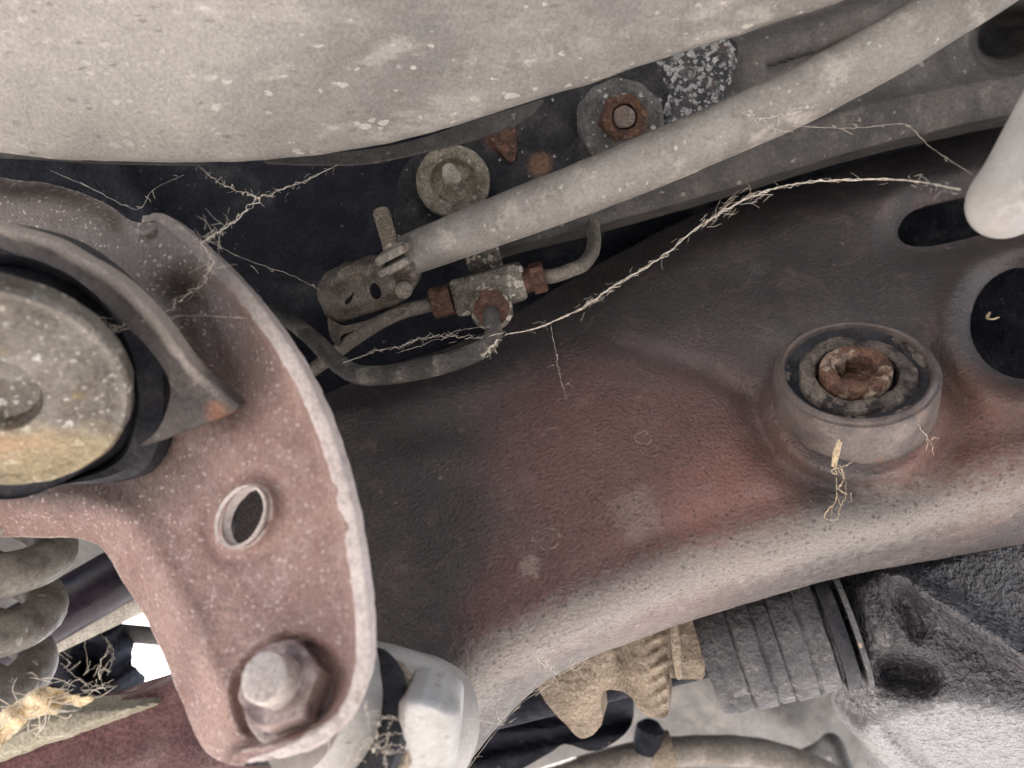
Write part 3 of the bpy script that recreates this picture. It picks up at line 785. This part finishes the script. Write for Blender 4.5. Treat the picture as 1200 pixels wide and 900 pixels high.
brm = mat('bracket_pink_primer', (0.325, 0.212, 0.178), (0.245, 0.158, 0.135), 25, 0.6, micro=0.3, bs=1.5, bumps=((330, .5, .0009), (900, .3, .0003)),
    layers=[((0.20, 0.105, 0.095), 'noise', (40, .5, .7), .55), ((0.40, 0.30, 0.275), 'noise', (90, .5, .7, .5), .5),
            ((0.115, 0.10, 0.09), 'spot', (P(90, 250, .36) - O_br, .150, .03, 20), .95),  # grey-brown dome, its colour darkened for the shade of the tank
            ((0.065, 0.055, 0.055), 'spot', (P(90, 560, .345) - O_br, .045, .015, 30, (.5, 2.2, .5)), .55),  # shadow below the cap, painted into the colour
            ((0.60, 0.50, 0.45), 'fleck', (420, .6, .45, (1.0, 1.5, 1)), .40), ((0.58, 0.48, 0.42), 'fleck', (230, .5, .6, (1.4, 1, 1)), .40), ((0.24, 0.15, 0.14), 'fleck', (300, .5, .6), .5),
            ((0.55, 0.49, 0.44), 'edge', (.515, .56), .6)])
br = thing('mounting_bracket', 'big pinkish pressed steel bracket with pale rolled rim and one hole', 'bracket', O_br)
part('plate', sheet(br_out, br_w, 2.6, holes=[hole_b], thick=.003), brm, br, warp=((0.0005, 60), (0.0002, 300)))
dstm = mat('bracket_rim_dust', (0.58, 0.50, 0.46), (0.46, 0.385, 0.355), 55, .65, micro=0.25, bs=1.3, bumps=((300, .6, .001), (900, .3, .0003)),
    layers=[((0.15, 0.13, 0.118), 'spot', (P(225, 280, .345) - O_br, .100, .03, 25), .9), ((0.34, 0.25, 0.235), 'noise', (110, .54, .7), .55), ((0.66, 0.60, 0.55), 'noise', (60, .52, .7), .6), ((0.30, 0.20, 0.12), 'noise', (150, .64, .72), .6)])
# rim: the flat turned edge along the right side, with its outer wall
_wd = np.interp(np.arange(len(br_right)), [0, 10, 40, len(br_right) - 16, len(br_right) - 1], [8, 14, 19, 20, 7])
_nr = np.stack([_t[:, 1], -_t[:, 0]], -1)
rim_out = br_right - _nr * 2.5
rim_in = br_right - _nr * _wd[:, None]
part('rim_flange', sheet(np.concatenate([rim_out, rim_in[::-1]]), lambda x, y: br_w(x, y) - .0007, 2.2, thick=.011), dstm, br, label='pale dusty turned rim of the bracket', warp=((0.0005, 120), (0.0002, 350)))
# collar standing in the hole
col_v = []; col_f = []
he = ellipse(288, 606, 40, 27, -62, 48); hi = ellipse(288, 606, 36, 23, -62, 48)
nb = unit(n_br)
def on(p, off): 
    w = bp_(p[:, 0], p[:, 1]); return Pn(p[:, 0], p[:, 1], w) + nb * off
rows = [on(he, .0015), on(he, .0026), on(ellipse(288, 606, 39.5, 26.5, -62, 48), .0030), on(hi, .0026), on(hi, -.004), on(he, -.004)]
n = 48
for k in range(6):
    for s in range(n):
        t = (s + 1) % n; k2 = (k + 1) % 6
        col_f.append([k * n + s, k * n + t, k2 * n + t, k2 * n + s])
part('hole_collar', (np.concatenate(rows), col_f), dstm, br, label='pale turned collar of the hole', warp=((0.0003, 200),))
part('weld_bead', tube([P(226, 330, .352), P(246, 358, .350), P(268, 390, .346), P(290, 424, .340)], [.0012, .002, .002, .0014], 10), M_stamp, br)

# bolt through the lower corner of the bracket
ab = unit((-0.26, 0.50, 0.82))
c0 = P(349, 810, .291)
bo = thing('flange_bolt', 'dusty pink hexagon nut and bolt end on the bracket corner', 'bolt', c0)
bom = mat('bolt_pink_dust', (0.36, 0.27, 0.25), (0.25, 0.18, 0.17), 70, .55, .1, micro=0.3, bs=1.2, bumps=((350, .5, .0008),),
          layers=[((0.12, 0.09, 0.095), 'noise', (85, .52, .62), .75), ((0.50, 0.43, 0.39), 'noise', (120, .5, .64), .6)])
part('washer', lathe(c0, ab, [(.0190, -.003), (.0190, .0015), (.0182, .0026), (.014, .003), (.0001, .003)], 56), bom, bo, warp=((0.0005, 150),))
part('hex_nut', hexbody(c0 + ab * .0025, ab, .0150, .0120, .55, 96), bom, bo, sharp=24, warp=((0.00025, 150),))
part('bolt_end', lathe(c0 + ab * .0125, ab, [(.0096, 0), (.0096, .0012), (.0084, .0022), (.0084, .0095), (.0078, .0108), (.0074, .0110), (.0001, .0110)], 36), mat('bolt_end_pale', (0.58, 0.51, 0.465), (0.42, .35, .315), 110, .5, .2, micro=0.3, bs=1.2, bumps=((350, .4, .0006),)), bo, warp=((0.0004, 200),))

# ---------------------------------------------------------------- front plate, rubber mount and oval cap on the left
fpw = plane_w((-0.15, -0.10, 1), P(200, 450, .302))
fr_ridge = catmull([(-110, 228), (-50, 243), (0, 258), (60, 275), (100, 297), (145, 325), (190, 370), (233, 427), (283, 470)], 8)
fr_out = np.concatenate([fr_ridge, catmull([(276, 481), (215, 506), (160, 524), (100, 542), (0, 560), (-110, 575)], 6)])
cupE = ellipse(-8, 468, 203, 172, 8, 60)
mount_hole = catmull([(199, 450), (196, 480), (182, 507), (150, 529), (100, 550), (-40, 600), (-140, 590), (-140, 240), (0, 291), (60, 311), (100, 335), (150, 383), (184, 420)], 5, True)
def fr_w(px, py):
    d = seg_dist(px, py, fr_ridge)
    w = fpw(px, py) - .004 * gauss(d - 9, 9) * sstep(300, 180, px)
    return w + .004 * sstep(5, 0, d)
frp = thing('mount_plate', 'grey plate edge framing the black rubber mount at left', 'plate', P(200, 430, .302))
frm = mat('mount_plate_grey', (0.105, 0.09, 0.083), (0.07, 0.06, 0.056), 45, .6, micro=0.3, bs=1.2, bumps=((320, .5, .0009),),
          layers=[((0.36, 0.31, 0.27), 'pale_mask', (150, .8), .85), ((0.17, 0.145, 0.13), 'noise', (80, .52, .7), .5),
                  ((0.30, 0.12, 0.06), 'spot', (P(262, 484, .304) - P(200, 430, .302), .0075, .006, 180), .8), ((0.45, .40, .36), 'fleck', (260, .4, .6), .5)])
part('plate_face', sheet(fr_out, fr_w, 3, holes=[mount_hole], thick=.006), frm, frp, pale_mask=lambda x, y: sstep(26, 8, seg_dist(x, y, fr_ridge)) * sstep(300, 190, x), warp=((0.0004, 80),))

ac = unit((0.20, -0.60, 0.77))
mc = P(-6, 455, .283)
rm = thing('rubber_mount', 'black rubber mount under a corroded oval steel cap, cut by left edge', 'mount', mc)
Rr = .0420
axr = unit((0.03, -0.08, 1))
def cutaway(k, a, r, h):
    u = sstep(-.30, -.85, math.sin(a))                 # the lower side is cut back behind the cap
    return r + (min(r, .040) - r) * u, h
part('rubber_ring', lathe(P(2, 460, .319), axr, [(.0630, -.008), (.0630, -.003), (.0605, .0015), (.056, .003), (.0515, .002), (.0495, -.004), (.0475, -.006), (.046, -.002), (.043, .001), (.036, .001), (.0001, .001)], 96, wob=cutaway), M_rubber, rm, warp=((0.0006, 50),))
O_c = mc
part('core', lathe(mc - ac * .030, ac, [(.020, 0), (.024, .010), (.026, .020), (.0001, .021)], 40), M_rubber, rm)
capm = mat('corroded_cap_zinc', (0.205, 0.185, 0.158), (0.12, 0.104, 0.088), 45, .42, .35, micro=.3, bumps=((260, .5, .001), (700, .3, .0004)),
    layers=[((0.10, 0.085, 0.07), 'noise', (60, .54, .7), .6), ((0.30, 0.22, 0.11), 'noise', (55, .58, .7, .5), .55),
            ((0.55, 0.53, 0.48), 'fleck', (230, .6, .5), .65), ((0.50, 0.47, 0.42), 'fleck', (480, .6, .45), .5), ((0.09, .07, .055), 'noise', (200, .55, .68), .6),
            ((0.30, 0.13, 0.09), 'spot', (P(20, 515, .30) - O_c, .016, .02, 90, (.6, 2, 1)), .6),
            ((0.40, 0.31, 0.16), 'spot', (P(60, 540, .30) - O_c, .03, .02, 60, (.8, 1.6, 1)), .5)])
part('cap', lathe(mc, ac, [(Rr - .003, -.007), (Rr, -.005), (Rr + .0004, -.001), (Rr - .0002, .0016), (Rr - .0014, .0026), (Rr - .0030, .0024), (Rr - .0050, .0014), (Rr * .80, .0022), (Rr * .60, .0042), (Rr * .42, .0050), (Rr * .36, .0040), (Rr * .31, -.001), (Rr * .22, -.003), (.0001, -.0035)], 96,
    wob=lambda k, a, r, h: (r * (1 + .008 * math.sin(3 * a)), h)), capm, rm, warp=((0.0005, 90), (0.0002, 300)))

# ---------------------------------------------------------------- white sleeve and block below the bracket
aw = unit((0.74, -0.22, -0.4))
ws0 = P(415, 845, .325)
wsl = thing('arm_bush_sleeve', 'pale sleeve and white block poking out under the bracket rim', 'bush', ws0)
part('sleeve', lathe(P(425, 838, .330), unit(P(540, 860, .37) - P(425, 838, .330)), [(.024, -.03), (.0275, -.004), (.0282, .004), (.0282, .030), (.0268, .0385), (.0235, .042), (.0001, .0425)], 56), M_white, wsl, warp=((0.0005, 60),))
part('seal_ring', lathe(P(404, 850, .318), unit(P(540, 860, .37) - P(425, 838, .330)), [(.026, -.004), (.030, 0), (.030, .0035), (.027, .007), (.0001, .007)], 56), M_rubber, wsl)
part('rusty_ring', lathe(P(411, 852, .320), unit(P(540, 860, .37) - P(425, 838, .330)), [(.026, 0), (.0293, .003), (.0293, .0065), (.027, .009), (.0001, .009)], 56), M_tan, wsl)
blk = catmull([(477, 815), (530, 828), (538, 850), (532, 905), (500, 990), (410, 990), (428, 900), (452, 852)], 3, True)
bkw = plane_w((0.15, -0.35, 0.9), P(500, 850, .300))
def blk_w(x, y):
    d = seg_dist(x, y, blk, True)
    w = bkw(x, y) + .006 * (1 - np.clip(d / 14, 0, 1)) ** 2
    lx = np.interp(y, [800, 815, 900, 990], [480, 478, 470, 450])
    return w + np.maximum(0, lx - x) * .0005
part('white_block', sheet(blk, blk_w, 2.5, thick=.03), mat('white_paint_block', (0.56, .535, .51), (.42, .395, .37), 50, .65, micro=0.1, bs=0.6, bumps=((280, .2, .0006),), layers=[((.4, .36, .33), 'noise', (60, .54, .7), .55), ((.35, .28, .22), 'fleck', (230, .5, .5), .6)]), wsl, warp=((0.0004, 80),))

# ---------------------------------------------------------------- hooked bar end at the right edge
M_hook = mat('pale_smooth_bar', (0.40, 0.375, 0.345), (0.33, 0.305, 0.28), 40, 0.45, micro=.1, bs=1, bumps=((300, .25, .0006),), layers=[((0.58, .55, .5), 'noise', (60, .55, .7), .5), ((.22, .19, .17), 'noise', (110, .6, .72), .5)])
hb = solo('hanger_bar', tube([P(1345, -65, .285), P(1310, -5, .285), P(1268, 66, .287), P(1230, 134, .29), P(1194, 200, .292), P(1170, 236, .297), P(1178, 246, .312), P(1206, 234, .33), P(1255, 208, .345), P(1315, 182, .36)],
    [.0110, .0110, .0110, .0110, .0109, .0106, .0104, .0104, .0106, .0106], 32, 10), M_hook, 'pale bent bar end hooking in at the right edge', 'bar', warp=((0.0003, 40),))

# ---------------------------------------------------------------- behind the roll: shaft boot, toothed tan housing, rough casting
sa0, sa1 = P(836, 763, .468), P(985, 724, .455)
adx = unit(sa1 - sa0); Ls = np.linalg.norm(sa1 - sa0)
bo_ = thing('shaft_boot', 'grey dusty grooved rubber sleeve on the drive shaft', 'boot', (sa0 + sa1) / 2)
prf = [(.020, -.004), (.0325, -.004), (.0335, .000)]
x_ = .003
for k, seglen in enumerate((.011, .012, .009, .013, .0115)):
    rr_ = .0342 + .0004 * (k % 2)
    prf += [(rr_ - .0012, x_), (rr_, x_ + .0012), (rr_, x_ + seglen - .0016), (rr_ - .0014, x_ + seglen - .0006)]
    x_ += seglen
prf += [(.0300, x_), (.0300, x_ + .008), (.020, x_ + .008)]
part('rubber_sleeve', lathe(sa0, adx, prf, 72), M_boot, bo_, warp=((0.0010, 90),))
part('clamp_band', ring(sa0, adx, [(.0300, x_ + .001), (.0352, x_ + .001), (.0356, x_ + .003), (.0356, x_ + .006), (.0352, x_ + .008), (.0300, x_ + .008)], seg=72), M_rubber, bo_)
part('end_lip', ring(sa0, adx, [(.028, x_ + .011), (.0365, x_ + .011), (.0368, x_ + .0135), (.028, x_ + .014)], seg=72), M_boot, bo_)

th = thing('toothed_housing', 'tan rusty toothed housing hanging behind the rolled edge', 'housing', P(730, 800, .46))
hp = plane_w((-0.15, -0.1, 1), P(730, 800, .45))
axl = unit((1, .28, 0))
def hs_w(x, y):
    c_ = 762 - (x - 720) * .25
    return hp(x, y) + .010 * ((y - c_) / 90.0) ** 2 - .004 * gauss(x - 790 + (y - 800) * .2, 10) - .007 * gauss(x - 772 + (y - 790) * -.12, 13) + .0014 * np.sin((x * .55 + y) / 2.6) * gauss(x - 772 + (y - 790) * -.12, 12) + .010 * sstep(782, 790, x) + .006 * gauss(x - 735 - (y - 790) * .1, 12) - .004 * gauss(x - 690 + (y - 820) * .35, 26)
hs = [(600, 740), (634, 812), (652, 838), (670, 858), (682, 866), (697, 858), (706, 846), (704, 826), (706, 812), (717, 808), (731, 811), (742, 820), (752, 834), (764, 840), (779, 841), (785, 832), (783, 806), (779, 790), (788, 793), (800, 796), (812, 798), (826, 792), (824, 740), (820, 700), (640, 700)]
part('housing_wall', sheet(catmull(hs, 3, True), hs_w, 2, thick=.026, back=(.25, .1, -1)), M_tan, th, warp=((0.0008, 90),))
part('raised_band', tube([P(790, 735, .438), P(793, 765, .438), P(796, 792, .442)], [.0022, .0024, .002], 10), M_tan, th)
solo('drive_shaft', tube([P(560, 830, .50), P(700, 795, .49), P(850, 757, .47)], .014, 24), M_black, 'dark thin shaft hidden behind the toothed housing', 'shaft')

cs_out = catmull([(996, 680), (1060, 655), (1200, 615), (1330, 590), (1330, 1000), (1080, 1000), (1045, 910), (1020, 880), (1006, 850), (1008, 800), (998, 745)], 6, True)
cpa = plane_w((0.10, 0.30, 0.95), P(1110, 815, .415))      # upper face
cpb = plane_w((-0.10, -0.72, 0.70), P(1130, 822, .415))     # lower face, looks down at the ground
cpc = plane_w((-0.70, -0.15, 0.70), P(1075, 760, .418))     # left flank
def smax(a, b, k): return .5 * (a + b + np.sqrt((a - b) ** 2 + k * k))
def cs_w(x, y):
    w = smax(smax(cpa(x, y), cpb(x, y), .006), cpc(x, y), .010)
    w = w - .013 * gauss(seg_dist(x, y, [(1040, 668), (1130, 722), (1250, 800)]), 14) * 1.5
    w = w + .020 * gauss(seg_dist(x, y, [(1046, 788), (1080, 794)]), 19)
    w = w + .006 * gauss(seg_dist(x, y, [(1040, 850), (1090, 900)]), 9)
    w = w + .007 * gauss(seg_dist(x, y, [(1060, 690), (1075, 740)]), 12)
    d = seg_dist(x, y, cs_out, True)
    return w + .015 * (1 - np.clip(d / 22, 0, 1)) ** 2
def cs_lit_faces(x, y):      # light painted as a pale tone on the underside and the left flank
    a, b_, c_ = cpa(x, y), cpb(x, y), cpc(x, y)
    low = sstep(-.004, .012, b_ - np.maximum(a, c_)); left = sstep(-.002, .012, c_ - np.maximum(a, b_)) * .75
    return np.maximum(low, left) * (1 - gauss(seg_dist(x, y, [(1046, 788), (1080, 794)]), 24))
ax_ = thing('axle_casing', 'rough knobbly black cast casing at the lower right corner', 'casing', P(1120, 800, .43))
part('casting', sheet(cs_out, cs_w, 2.6, thick=.04), M_cast, ax_, pale_mask=cs_lit_faces, warp=((0.0008, 90), (0.0005, 330)))

# ---------------------------------------------------------------- far blurred parts below the edge
ho = thing('exhaust_hose', 'blurred grey brown hose with a clamp at the bottom', 'hose', P(800, 885, .62))
part('hose_body', tube([P(600, 930, .60), P(680, 905, .61), P(740, 888, .615), P(800, 880, .62), P(870, 880, .63), P(920, 890, .64), P(980, 915, .65), P(1040, 960, .66)], .0105, 24), M_hose, ho, warp=((.0006, 60),))
part('clamp', lathe(P(764, 884, .618), unit((1, .12, -.05)), [(.010, -.001), (.0145, 0), (.0152, .003), (.0152, .011), (.0145, .014), (.010, .015)], 40), M_tan, ho, warp=((.0008, 120),))
part('clamp_screw', lathe(P(760, 862, .61), unit((.2, 1, .1)), [(.008, -.012), (.010, -.004), (.010, .006), (.006, .010), (.0001, .0105)], 24), M_black, ho)
shw = plane_w((0.0, -0.25, 1), P(800, 850, .80))  # shield's upper part, unseen behind the subframe, added to block the sun
solo('heat_shield', sheet(catmull([(590, 860), (600, 690), (700, 640), (900, 600), (1180, 600), (1250, 900), (1150, 1100), (560, 1100)], 5, True),
     lambda x, y: shw(x, y) - .02 * np.sin(x / 55.0 + y / 90.0) - .03 * gauss(seg_dist(x, y, [(860, 800), (980, 900), (1100, 1000)]), 40), 6, thick=.004), M_shield,
     'dull blurred aluminium heat shield far behind the hose', 'heat shield', warp=((.004, 14),))
solo('black_trim', sheet(catmull([(540, 840), (600, 800), (690, 790), (735, 800), (740, 850), (700, 880), (662, 872), (640, 885), (560, 920)], 4, True), lambda x, y: .56 + 0 * x + .01 * gauss(y - 840, 12) + .008 * gauss(y - 865 + (x - 640) * .2, 8), 4, thick=.02), M_black,
     'black plastic trim in the gap under the toothed housing', 'trim')
solo('support_arm', tube([P(905, 905, .70), P(960, 880, .69), P(975, 868, .68), P(985, 890, .68), P(995, 930, .68)], [.006, .007, .006, .007, .007], 16), M_greybar, 'small grey bracket arm behind the hose end', 'bracket arm')

# ---------------------------------------------------------------- lower left: spring, damper, bars, arm
hx = []
s_c0, s_c1 = P(-40, 600, .40), P(-95, 900, .40)
dirs = unit(s_c1 - s_c0)
e1 = unit((1, 0, -.18)); e1 = unit(e1 - dirs * (e1 @ dirs)); e2 = np.cross(dirs, e1)
pitch = .0283
for k in range(0, 150):
    a = k / 18 * 2 * math.pi / 1.333
    turn = a / (2 * math.pi)
    cc = s_c0 + dirs * (turn * pitch - .040)
    hx.append(cc + (e1 * math.cos(a + 0.2) + e2 * math.sin(a + 0.2)) * .0405)
solo('coil_spring', tube(hx, .0098, 20, 2), M_spring, 'pale flaking coil spring cut off by the left edge', 'spring', warp=((.0003, 70),))
solo('damper_tube', tube([P(-60, 790, .50), P(30, 738, .50), P(200, 640, .50), P(300, 585, .50)], .0165, 32), M_blackpaint, 'glossy dark tube slanting behind the coil spring', 'damper')
solo('pale_bar', box(P(85, 740, .51), unit((1, .47, 0)), unit((-.47, 1, .3)), (0, -.3, 1), (.20, .0145, .012), .002), M_palebar, 'pale flat bar just below the dark tube', 'bar', warp=((.0006, 60),))
solo('grey_rod', tube([P(60, 728, .60), P(130, 740, .60), P(260, 752, .60), P(420, 765, .60)], .0065, 16), M_greybar, 'thin dark grey rod crossing the bright gap', 'rod')
solo('hanging_clump', sheet(catmull([(20, 775), (60, 765), (110, 745), (128, 755), (130, 790), (148, 815), (140, 870), (20, 880), (-60, 860), (-60, 790)], 4, True), lambda x, y: .56 + .02 * np.sin(x / 14.) * np.sin(y / 17.), 3, thick=.03), M_black,
     'ragged black lump with cobwebs beside the bright gap', 'lump', warp=((.004, 60),))
armm = mat('arm_dark_red', (0.17, 0.085, 0.085), (0.11, .055, .058), 30, .5, bumps=((280, .5, .0009),), layers=[((.45, .35, .32), 'fleck', (150, .45, .62, (.7, 1.4, 1)), .7), ((.24, .16, .15), 'noise', (50, .5, .7), .5)])
arm = thing('control_arm', 'dark reddish arm with pale top edge along the lower left', 'arm', P(100, 870, .36))
aw_ = plane_w((0.05, 0.1, 1), P(120, 860, .36))
part('arm_face', sheet([(-120, 925), (0, 868), (60, 842), (120, 828), (205, 798), (330, 760), (420, 800), (420, 1000), (-120, 1000)], lambda x, y: aw_(x, y) - .004 * gauss(seg_dist(x, y, [(-120, 960), (300, 860)]), 30), 4, thick=.02), armm, arm, warp=((.0006, 60),))
edg = catmull([(-120, 920), (0, 862), (60, 836), (110, 826), (186, 822), (150, 840), (90, 862), (0, 893), (-120, 945)], 5, True)
part('pale_edge', sheet(edg, lambda x, y: aw_(x, y) - .009 + .006 * (1 - np.clip(seg_dist(x, y, edg, True) / 10, 0, 1)) ** 2, 3, thick=.010), mat('arm_edge_pale', (.40, .36, .27), (.28, .25, .19), 40, .6, bumps=((250, .5, .001),)), arm, warp=((.0008, 80),))

# ---------------------------------------------------------------- cobwebs and straw
def strand(pts, r, jit=.0006, sub=10, seg=5):
    C = catmull(np.asarray(pts, float), sub)
    C = C + rng.normal(0, jit, C.shape) * np.sin(np.linspace(0, math.pi, len(C)))[:, None]
    rad = r * .48 * (0.6 + 0.8 * rng.random(len(C)))
    return tube(C, rad, seg, cap='flat', raw=True)
def fuzz(pts, n, length, r=.00010, spread=.0012, along=.5):
    C = catmull(np.asarray(pts, float), 14); out = []
    for _ in range(n):
        i = rng.integers(1, len(C) - 2)
        t = unit(C[i + 1] - C[i - 1]); d = rng.normal(0, 1, 3); d = unit(t * along * rng.choice([-1, 1]) * 2 + d * .7)
        p0 = C[i] + rng.normal(0, spread, 3); l = length * (.4 + rng.random())
        mid = p0 + d * l * .5 + rng.normal(0, l * .12, 3)
        out.append(tube(np.array([p0, mid, p0 + d * l]), [r, r, r * .5], 4, 3, cap='flat'))
    return out
def web(label, parts_, mt=M_cob, cat='cobweb', name='cobweb'):
    solo(name, join(*parts_), mt, label, cat, group='cobweb threads strung between the parts' if cat == 'cobweb' else None)

L1 = [P(592, 392, .388), P(630, 384, .385), P(680, 362, .38), P(720, 335, .378), P(770, 305, .376), P(820, 265, .374), P(870, 235, .372), P(920, 218, .37), P(980, 211, .36), P(1060, 211, .34), P(1125, 222, .30)]
web('long fuzzy pale cobweb rope from the union to the hooked bar', [strand(L1, .00042, .0003), strand(L1, .00030, .0006), strand(L1, .00022, .0008)] + fuzz(L1, 40, .004, r=.00005) + fuzz(L1[5:8], 34, .007, r=.00007, spread=.0015, along=1.2) + fuzz(L1[2:4], 25, .004, r=.00007, along=1.2) + fuzz(L1[9:], 14, .004, r=.00007))
Y1 = [P(398, 192, .40), P(350, 215, .385), P(305, 233, .37), P(270, 262, .345), P(236, 285, .325)]
Y2 = [P(228, 190, .40), P(255, 212, .39), P(285, 225, .38), P(305, 233, .37)]
Y3 = [P(236, 285, .322), P(250, 310, .32), P(240, 325, .32), P(215, 350, .32), P(188, 370, .315), P(150, 385, .31), P(98, 395, .30)]
web('Y-shaped cobweb from the tank edge down to the bracket top', [strand(Y1, .00040, .0005), strand(Y1, .00025, .0010), strand(Y2, .00040, .0006), strand(Y2, .00022, .0012), strand(Y3, .00022, .0008)] + fuzz(Y1, 16, .004, r=.00006) + fuzz(Y2, 10, .004, r=.00006) + fuzz(Y1[3:], 22, .009, r=.00006, spread=.002) + fuzz(Y3[:4], 14, .007, r=.00006, spread=.0015))
Z1 = [P(60, 370, .315), P(110, 372, .315), P(160, 372, .32), P(230, 370, .32), P(290, 373, .315)]
Z2 = [P(100, 397, .31), P(130, 386, .31), P(165, 374, .316), P(190, 365, .318)]
web('thin cobweb line stretched across the black rubber', [strand(Z1, .00016, .0003), strand(Z2, .00030, .0006), strand(Z2, .0002, .001)] + fuzz(Z2, 20, .005, r=.00007, spread=.001))
W1 = [P(402, 425, .405), P(440, 412, .40), P(470, 405, .395), P(500, 395, .393), P(530, 394, .392), P(560, 396, .39), P(590, 390, .388)]
W2 = [P(465, 414, .398), P(500, 402, .394), P(545, 386, .393), P(575, 383, .392)]
web('cobweb threads slung between the two left brake pipes', [strand(W1, .00024, .0005), strand(W2, .00015, .0004), strand(W1, .00014, .001)] + fuzz(W1, 14, .005, r=.00006))
T1 = [P(560, 420, .39), P(575, 410, .387), P(583, 398, .386)]
web('pale crusty cobweb tuft on the bend of the thick pipe', [strand(T1, .0008, .001)] + fuzz(T1, 16, .003, r=.00012, spread=.001))
for lab, pts, r in (('single thin silk thread hanging over the dark subframe', [P(645, 378, .40), P(650, 405, .40), P(655, 435, .405), P(664, 468, .41)], .00014),
                    ('faint silk thread from the tube to the hooked bar', [P(930, 148, .36), P(1000, 150, .36), P(1060, 146, .35), P(1090, 172, .34), P(1140, 205, .31)], .00014),
                    ('faint silk thread left of the clamped tube end', [P(240, 280, .33), P(290, 305, .36), P(340, 322, .39), P(375, 340, .40)], .00013),
                    ('short silk thread below the bushing', [P(1064, 478, .365), P(1078, 500, .365), P(1094, 524, .37)], .00016),
                    ('thin silk thread high over the bracket dome', [P(60, 200, .36), P(110, 222, .36), P(160, 245, .355), P(180, 222, .37), P(215, 205, .38)], .00014)):
    web(lab, [strand(pts, r, .0002)] + fuzz(pts, 6, .004))
B1 = [P(848, 122, .405), P(870, 132, .368), P(895, 138, .362), P(920, 134, .358), P(940, 130, .357)]
web('wispy cobweb curl stuck on top of the pale tube', [strand(B1, .00028, .0008), strand([P(893, 138, .361), P(905, 150, .36), P(930, 155, .36)], .0002, .0005)] + fuzz(B1[:2], 20, .006, r=.0001, spread=.0015) + fuzz(B1, 8, .005, r=.00007))
for lab, base_, n_, ext in (('tangled cobweb on the white block under the bracket rim', (430, 868, .295), 26, 60), ('tangled cobweb in the gap behind the dark lump', (110, 790, .50), 22, 50)):
    out = []
    for _ in range(n_):
        a0 = np.array([base_[0] + rng.normal(0, ext * .45), base_[1] + rng.normal(0, ext * .22)]); a1 = a0 + rng.normal(0, ext * .5, 2); am = (a0 + a1) / 2 + rng.normal(0, 7, 2)
        out.append(strand([P(*a0, base_[2] + rng.normal(0, .006)), P(*am, base_[2]), P(*a1, base_[2] + rng.normal(0, .006))], .00022, .0005))
    web(lab, out)
S1 = [P(983, 516, .358), P(979, 530, .357), P(976, 545, .356)]
S2 = [P(976, 545, .356), P(981, 556, .356), P(974, 552, .356), P(984, 548, .355), P(989, 560, .355), P(984, 572, .356), P(992, 580, .356), P(985, 592, .356), P(980, 609, .356), P(966, 606, .356), P(970, 598, .356), P(980, 585, .356), P(980, 560, .356)]
web('bent dry straw with a curled fibre below the bushing', [tube(S1, [.0006, .0011, .0007], 6, 4), tube([q + np.array([.0010, -.001, 0]) for q in S1], [.0004, .0007, .0004], 6, 4), strand(S2, .00030, .0003)] + fuzz(S2, 12, .004), M_straw, 'straw', 'dry_straw')
lf = catmull([(-20, 850), (20, 822), (45, 806), (70, 808), (85, 815), (110, 818), (100, 826), (75, 824), (66, 838), (40, 838), (20, 858), (-10, 880)], 4, True)
solo('dry_leaf', sheet(lf, lambda x, y: .335 + .006 * np.sin(x / 9.) * np.sin(y / 8.), 2.5, thick=.0006), M_straw, 'crumpled dry leaf scrap lying on the reddish arm', 'leaf', warp=((.0015, 120),))
web('frayed pale fibres round the dry leaf scrap', fuzz([P(-10, 860, .335), P(40, 830, .335), P(105, 820, .335)], 60, .012, r=.0002, spread=.004))
C1 = [P(545, 905, .37), P(600, 835, .372), P(650, 795, .368), P(640, 775, .36), P(655, 790, .366), P(690, 770, .366)]
web('fine cobweb clinging to the rolled edge at lower centre', [strand(C1, .00018, .0004), strand([P(536, 842, .31), P(570, 845, .345), P(590, 850, .36)], .00016, .0003)] + fuzz(C1, 24, .007))
solo('debris_curl', tube([P(1157, 374, .45), P(1156, 371, .45), P(1160, 366, .45), P(1158, 373, .45), P(1164, 374, .45), P(1170, 372, .45)], .0005, 6, 5), M_straw, 'tiny pale curl of debris inside the big dark hole', 'debris')

lnw = plane_w((0.3, 0.1, 1), P(50, 640, .75))
solo('arch_liner', sheet(catmull([(-200, 520), (60, 560), (112, 600), (128, 640), (118, 668), (60, 700), (-60, 760), (-200, 800)], 5, True), lambda x, y: lnw(x, y) + .01 * np.sin(x / 30.), 6, thick=.006), M_shield,
     'grey lilac inner arch panel seen behind the coil spring', 'panel')
